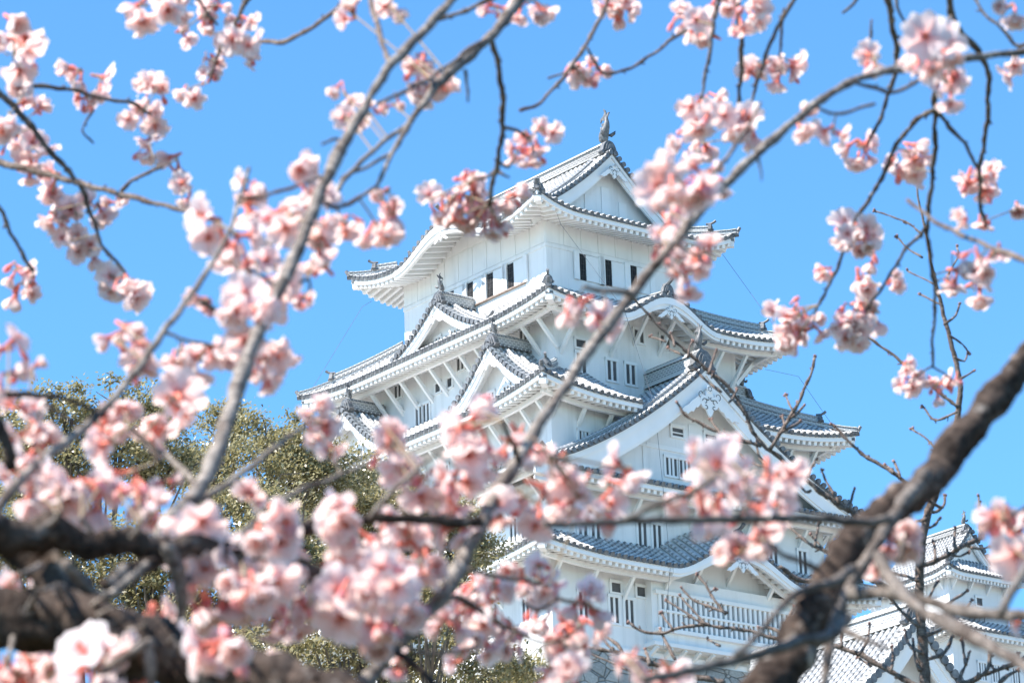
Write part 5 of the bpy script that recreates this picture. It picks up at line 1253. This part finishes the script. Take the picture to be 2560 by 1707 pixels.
M_ = [(970, 165, 34, 60, .2), (1002, 215, 42, 66), (985, 192, 28, 45, .6), (905, 245, 24, 46, .4), (960, 140, 22, 55), (788, 215, 28, 60), (795, 275, 36, 66, .2), (845, 260, 22, 52, .4), (800, 30, 38, 66), (885, 8, 36, 62, .2),
 (1190, 352, 30, 48), (1225, 350, 28, 48, .3), (1248, 298, 26, 48), (1205, 315, 18, 40, .4), (1320, 165, 30, 50, .5), (1355, 172, 32, 50, .4), (1345, 190, 26, 48), (1215, 15, 44, 60, .1), (1140, 25, 28, 50, .5), (1250, 20, 26, 55), (1420, 35, 34, 55, .2), (1430, 10, 26, 52), (1395, 12, 20, 46),
 (985, 465, 32, 60), (1030, 470, 42, 64, .2), (1080, 460, 44, 62, .45), (1130, 490, 40, 58, .6), (1170, 460, 32, 58, .3), (1095, 510, 38, 60, .2), (1060, 500, 34, 62), (1085, 405, 24, 48, .8), (1150, 520, 22, 50, .3), (1075, 430, 28, 55, .2),
 (905, 1030, 55, 92), (888, 990, 36, 84), (925, 1080, 34, 80, .2), (1085, 985, 58, 95), (1100, 948, 36, 88), (1050, 1085, 58, 95, .2), (1112, 1062, 40, 90, .1), (985, 1112, 38, 84, .2), (1030, 1200, 55, 95, .1), (1005, 1150, 44, 92), (1200, 1012, 30, 76, .4), (1235, 1040, 32, 72, .4), (1165, 1025, 24, 66, .2),
 (1270, 1108, 52, 94, .1), (1252, 1180, 54, 94, .15), (1330, 1155, 56, 94), (1158, 1188, 44, 94, .2), (1402, 1118, 50, 92), (1435, 1082, 32, 82), (1378, 1180, 42, 90, .3), (1300, 1062, 28, 68, .6), (1210, 1150, 40, 90), (1320, 1205, 30, 85, .1),
 (800, 1200, 55, 105), (832, 1262, 48, 96), (780, 1292, 54, 104, .1), (872, 1330, 58, 108, .2), (922, 1362, 58, 108, .15), (800, 1372, 60, 108), (850, 1440, 58, 104, .2), (760, 1362, 44, 98), (962, 1290, 48, 98), (992, 1250, 38, 92, .2), (940, 1240, 38, 78, .2), (900, 1200, 28, 60, .4), (880, 1400, 50, 105, .2), (870, 1265, 36, 80, .4),
 (1130, 1350, 44, 68, .15), (1180, 1322, 42, 68), (1240, 1310, 34, 70), (1222, 1355, 42, 68, .3), (1080, 1400, 44, 66, .2), (1130, 1420, 52, 68, .1), (1180, 1450, 50, 68, .3), (1100, 1475, 46, 68), (1250, 1402, 42, 60, .8), (1352, 1385, 46, 76), (1342, 1440, 46, 76, .2), (1290, 1445, 42, 70, .4), (1302, 1500, 48, 76), (1262, 1540, 40, 74), (1060, 1512, 28, 64), (1030, 1440, 34, 60, .2), (920, 1530, 24, 56, .5), (1160, 1490, 34, 66), (1090, 1350, 26, 50, .9), (1030, 1400, 24, 55), (1060, 1370, 26, 52, .5),
 (1330, 1575, 56, 92), (1262, 1340, 26, 56, .3), (1320, 705, 32, 72, .2), (1375, 742, 34, 72, .3),
 (1565, 440, 62, 105), (1545, 380, 34, 92), (1612, 405, 38, 84, .2), (1540, 492, 32, 78, .4), (1515, 540, 32, 62), (1520, 445, 36, 92), (1535, 570, 32, 62, .2), (1605, 600, 40, 60, .5), (1575, 645, 34, 60), (1620, 580, 26, 54, .2), (1560, 610, 24, 58), (1640, 395, 26, 48, .5), (1655, 430, 18, 40, .6), (1840, 278, 28, 68), (2130, 115, 52, 88), (2165, 90, 34, 82), (2105, 125, 30, 80), (2172, 200, 44, 76, .1), (1912, 312, 30, 64, .2), (2010, 135, 34, 60, .3)]
R_ = [(1590, 55, 48, 62, .15), (1560, 45, 26, 56), (1620, 80, 34, 60), (1700, 25, 48, 64, .1), (1655, 5, 30, 52, .5), (1735, 20, 30, 60), (1742, 150, 30, 56, .2), (1800, 170, 38, 58, .4), (1815, 145, 22, 52), (1590, 265, 46, 64, .1), (1650, 265, 44, 66, .3), (1722, 290, 44, 66, .3), (1580, 310, 36, 62), (1622, 232, 34, 54, .5), (1610, 335, 30, 60), (1690, 275, 30, 66),
 (1980, 345, 42, 55, .5), (2090, 355, 38, 58, .2), (2100, 392, 34, 58, .2), (2060, 385, 30, 55), (2255, 420, 46, 58, .4), (2225, 408, 28, 55), (2285, 415, 28, 55), (1960, 540, 46, 62, .15), (1990, 560, 42, 62, .2), (1935, 535, 30, 60), (2000, 585, 26, 54, .3), (1985, 640, 28, 55, .3), (1972, 735, 44, 60, .25), (1940, 760, 36, 60), (2010, 720, 28, 56, .1), (1965, 780, 30, 60, .2), (1988, 690, 24, 54, .1), (1830, 730, 44, 58, .3), (1800, 755, 34, 58), (1865, 760, 34, 58, .2), (1830, 785, 32, 58), (1795, 720, 24, 50), (1890, 625, 18, 40, .8),
 (2210, 625, 42, 60, .2), (2250, 612, 42, 60, .2), (2180, 645, 30, 56), (2280, 590, 28, 50, .2), (2240, 665, 30, 58), (2090, 885, 28, 46, .5), (2150, 890, 30, 46, .5), (2195, 880, 24, 45, .4), (2085, 840, 18, 40, .4), (2210, 505, 24, 36, 1.0), (2345, 480, 20, 58), (2320, 20, 38, 70), (2322, 158, 28, 60), (2060, 640, 20, 38, .9), (2255, 510, 16, 38, .7),
 (1600, 1065, 44, 95), (1650, 1095, 48, 102), (1592, 1150, 48, 102), (1752, 1120, 54, 100), (1720, 1205, 58, 104, .25), (1792, 1100, 40, 92, .1), (1692, 1275, 26, 72), (1770, 1175, 46, 96), (1610, 1045, 30, 80), (1640, 1160, 36, 96), (1675, 1060, 30, 80, .1), (1740, 1245, 40, 90, .1), (1790, 1130, 36, 90),
 (2062, 1250, 46, 92, .1), (2040, 1165, 38, 80, .2), (2082, 1230, 36, 88), (2012, 1300, 20, 52), (2300, 1200, 48, 98, .2), (2330, 1270, 44, 98, .1), (2290, 1180, 36, 88), (2330, 1225, 40, 95), (2345, 1430, 22, 80), (1440, 1515, 30, 60), (1555, 1565, 56, 86, .2), (1500, 1560, 30, 75, .2)]
for T_, D_ in ((TL, L_), (TM, M_), (TR, R_)):
    for q in D_: T_.blossoms(*q)

# ---- bare tree at the right, farther back and sharper, in winter bud
b = at(2128, 1640, 11.5)
TB = Tree('bare thin young cherry in bud with an upright stem at the right', (b.x, b.y, 0), None, 57, step=9)
Bz = Vector((b.x, b.y, 0))
TB.branch([(2130, 1640), (2124, 1540), (2117, 1450), (2112, 1370), (2114, 1290), (2126, 1200), (2150, 1130), (2180, 1040), (2200, 950), (2205, 880), (2188, 800), (2172, 740), (2152, 660), (2138, 600), (2126, 530), (2112, 470), (2104, 418)], 27, 4, 11.5, 11.8, name='trunk', extra=([Bz+Vector((0, 0, -.05)), Bz+Vector((0, 0, 1.5)), Bz+Vector((0, 0, 3.2))], [.05, .04, .026]), mat='twig', wob=.6, knob=.06, n=9)
def z(ox, oy, pts): return [((ox+a/3.618)/SC, (oy+c/3.618)/SC) for a, c in pts]
tb = []
def twig(pts, w0, w1, d0=11.5, d1=11.6, buds=True):
    o = TB.branch(pts, w0*1.02+.6, w1*1.05+.8, d0, d1, mat='twig', wob=.7, knob=.35, n=6)
    if buds and len(pts) > 1:
        e = pts[-1]; p = pts[-2]; ang = math.atan2(e[1]-p[1], e[0]-p[0]); q = [(e[0], e[1], ang)]
        R = TB.br[-1][1]; L = len(R); k = 5
        while k < L-4:
            s_ = 1 if (k % 2) else -1; tdir = math.atan2(R[k+1][1]-R[k][1], R[k+1][0]-R[k][0]); q.append((R[k][0]+s_*2.5*math.sin(tdir), R[k][1]-s_*2.5*math.cos(tdir), tdir+s_*.8)); k += int(TB.rng.integers(4, 9))
        TB.winter_buds(q, d1, 9, o)
main = [(2115, 1288), (2060, 1240), (1990, 1196), (1960, 1180), (1900, 1140), (1850, 1100), (1790, 1050), (1740, 1008), (1702, 930), (1665, 880), (1630, 855), (1595, 822), (1545, 780), (1500, 735), (1458, 688)]
twig(main, 13, 4)
Z5 = lambda p: z(1600, 700, p)
for p, a in ((Z5([(230, 560), (160, 530), (95, 510)]), 5), (Z5([(312, 598), (300, 545), (283, 490)]), 5), (Z5([(385, 675), (320, 650), (262, 620)]), 5), (Z5([(432, 690), (445, 620), (472, 560)]), 5), (Z5([(625, 850), (650, 740), (692, 640)]), 6), (Z5([(650, 880), (655, 850), (660, 835)]), 5),
             (Z5([(735, 1010), (620, 930), (560, 870), (512, 815)]), 6), (Z5([(812, 1100), (845, 1060), (872, 995)]), 6), (Z5([(1100, 1492), (980, 1470), (860, 1430), (740, 1385), (650, 1350), (500, 1270), (400, 1215), (340, 1110)]), 8), (Z5([(740, 1385), (680, 1330), (640, 1265)]), 5),
             (Z5([(1178, 1530), (1230, 1440), (1300, 1340), (1345, 1260), (1390, 1180), (1450, 1080), (1495, 960), (1520, 900), (1560, 820), (1580, 700)]), 9), (Z5([(1388, 1185), (1350, 1120), (1320, 1045)]), 6), (Z5([(1372, 1240), (1430, 1200), (1480, 1140)]), 6), (Z5([(1300, 1365), (1370, 1330), (1442, 1282)]), 7), (Z5([(1310, 1330), (1298, 1280), (1285, 1240)]), 5)):
    twig(p, a, a*.6)
Z8 = lambda p: z(1600, 1000, p)
for p, a in ((Z8([(1485, 725), (1530, 650), (1590, 540)]), 7), (Z8([(1800, 925), (1720, 790), (1670, 710), (1645, 640)]), 6), (Z8([(1878, 990), (1915, 890), (1940, 810)]), 7), (Z8([(1180, 640), (1110, 560), (1070, 480), (1058, 375)]), 7), (Z8([(1130, 610), (1000, 560), (900, 480), (840, 400), (780, 350)]), 6), (Z8([(1545, 815), (1500, 830), (1440, 760)]), 6),
             (Z8([(1750, 1400), (1600, 1330), (1480, 1260), (1340, 1130)]), 8), (Z8([(1585, 1325), (1595, 1220), (1618, 1115)]), 6), (Z8([(1670, 1370), (1610, 1290), (1550, 1220)]), 5)):
    twig(p, a, a*.6)
twig(Z8([(2520, 830), (2352, 700), (2200, 600), (2000, 480), (1850, 330), (1740, 220)]), 9, 6); twig(Z8([(2352, 700), (2330, 620), (2300, 560)]), 6, 5); twig(Z8([(2290, 650), (2260, 620), (2225, 590)]), 5, 4)
twig([(1790, 1300), (1850, 1335), (1925, 1310), (2000, 1330), (2112, 1390)], 8, 14, buds=False)
B_ = lambda p: z(1910, 1274, p)
for p, a in ((B_([(1450, 495), (1560, 460), (1700, 385), (1850, 300), (1955, 262)]), 13), (B_([(1545, 450), (1545, 360), (1535, 285)]), 7), (B_([(1745, 362), (1720, 290), (1728, 170)]), 8), (B_([(1958, 262), (1965, 130), (1948, 0), (1950, -60)]), 8), (B_([(1880, 345), (1950, 352), (2030, 335)]), 6), (B_([(1700, 405), (1780, 420), (1845, 385)]), 6),
             (B_([(1385, 640), (1300, 605), (1180, 570)]), 9), (B_([(1395, 640), (1395, 590), (1385, 560)]), 6), (B_([(1480, 830), (1520, 740), (1570, 655)]), 8), (B_([(1620, 885), (1720, 810), (1830, 735)]), 8), (B_([(1800, 915), (1840, 870), (1875, 820)]), 6), (B_([(1480, 1125), (1560, 1100), (1640, 1070)]), 9), (B_([(1490, 1350), (1600, 1310), (1670, 1235), (1700, 1155)]), 9), (B_([(1400, 1050), (1290, 960), (1210, 880), (1150, 810), (1060, 720), (1005, 640)]), 9), (B_([(1425, 1285), (1340, 1250), (1290, 1180), (1280, 1095)]), 8), (B_([(1405, 1450), (1370, 1350), (1350, 1180)]), 7),
             (B_([(1420, 420), (1380, 430), (1300, 420)]), 9), (B_([(1495, 165), (1550, 130), (1585, 80)]), 7), (B_([(1520, 20), (1560, 15), (1600, -15)]), 8), (B_([(1455, 90), (1420, 95), (1395, 100)]), 9),
             (B_([(1500, 1640), (1300, 1550), (1150, 1460), (1010, 1385), (860, 1305), (740, 1260), (620, 1228)]), 14), (B_([(860, 1310), (930, 1190), (960, 1035)]), 7), (B_([(1145, 1450), (1165, 1350), (1160, 1245)]), 7), (B_([(705, 1235), (700, 1150), (712, 1075)]), 7), (B_([(970, 1410), (900, 1370), (850, 1330)]), 6),
             (B_([(1480, 1660), (1840, 1560), (1960, 1500), (2100, 1450), (2240, 1400), (2352, 1345), (2480, 1290)]), 13), (B_([(1960, 1500), (2030, 1420), (2045, 1300), (2030, 1190), (1925, 1105)]), 8), (B_([(2100, 1450), (2050, 1400), (2060, 1290)]), 7), (B_([(1760, 1590), (1790, 1470), (1830, 1380), (1855, 1290)]), 8), (B_([(1825, 1400), (1810, 1290), (1790, 1180)]), 8), (B_([(2130, 1560), (2200, 1500), (2290, 1450)]), 9), (B_([(2310, 1360), (2305, 1330), (2300, 1300)]), 6), (B_([(160, 1110), (210, 1000), (270, 880)]), 7), (B_([(190, 1150), (90, 1080), (-40, 1060)]), 7)):
    twig(p, a, a*.62)
U_ = [([(2118, 592), (2085, 570), (2060, 545)], 4), ([(2150, 655), (2120, 640), (2085, 622)], 4), ([(2178, 630), (2200, 590), (2198, 568)], 4), ([(2162, 700), (2140, 690), (2115, 676)], 4), ([(2168, 745), (2195, 725), (2203, 700)], 5), ([(2192, 820), (2215, 830), (2222, 812)], 4), ([(2205, 870), (2222, 862), (2235, 852)], 5), ([(2200, 935), (2150, 895), (2060, 822), (1995, 775)], 7), ([(2198, 945), (2150, 965), (2120, 935)], 5), ([(2170, 1055), (2130, 1010), (2095, 985)], 5), ([(2120, 540), (2080, 510), (2010, 485)], 4), ([(2180, 770), (2210, 790), (2225, 810)], 4), ([(2135, 1150), (2165, 1165), (2170, 1140)], 6), ([(2250, 1240), (2250, 1190), (2248, 1140)], 5)]
for p, a in U_: twig(p, a, a*.7)
Z7 = lambda p: z(1150, 1274, p)
V_ = [(Z7([(2900, 1180), (2600, 1090), (2352, 1060), (2190, 1040), (2050, 1055), (1920, 1085), (1850, 1112), (1720, 1115), (1600, 1070), (1530, 1022)]), 8), (Z7([(2270, 1050), (2150, 1000), (2050, 935), (1950, 870), (1872, 820)]), 6), (Z7([(2230, 1040), (2150, 955), (2060, 855), (1995, 780)]), 5), (Z7([(2420, 930), (2300, 890), (2130, 825), (2060, 770), (2010, 712)]), 6), (Z7([(2400, 940), (2330, 850), (2260, 745), (2200, 650), (2150, 585)]), 7), (Z7([(1925, 1080), (1870, 1010), (1822, 935)]), 5), (Z7([(1950, 1350), (1890, 1250), (1850, 1170), (1812, 1085)]), 7), (Z7([(2260, 745), (2310, 720)]), 4), (Z7([(2350, 1230), (2300, 1200), (2240, 1170)]), 5),
      (Z7([(2400, 1560), (2100, 1500), (1850, 1430), (1650, 1345), (1480, 1300), (1300, 1265), (1150, 1245)]), 12), (Z7([(1482, 1295), (1420, 1220), (1310, 1130)]), 8), (Z7([(1390, 1270), (1310, 1190), (1240, 1120)]), 6), (Z7([(1740, 1450), (1560, 1462), (1420, 1400), (1290, 1350), (1210, 1310), (1145, 1275)]), 6), (Z7([(1710, 1395), (1700, 1330), (1680, 1268)]), 8), (Z7([(1460, 1300), (1465, 1340), (1470, 1370)]), 5)]
for p, a in V_: twig(p, a, a*.62)
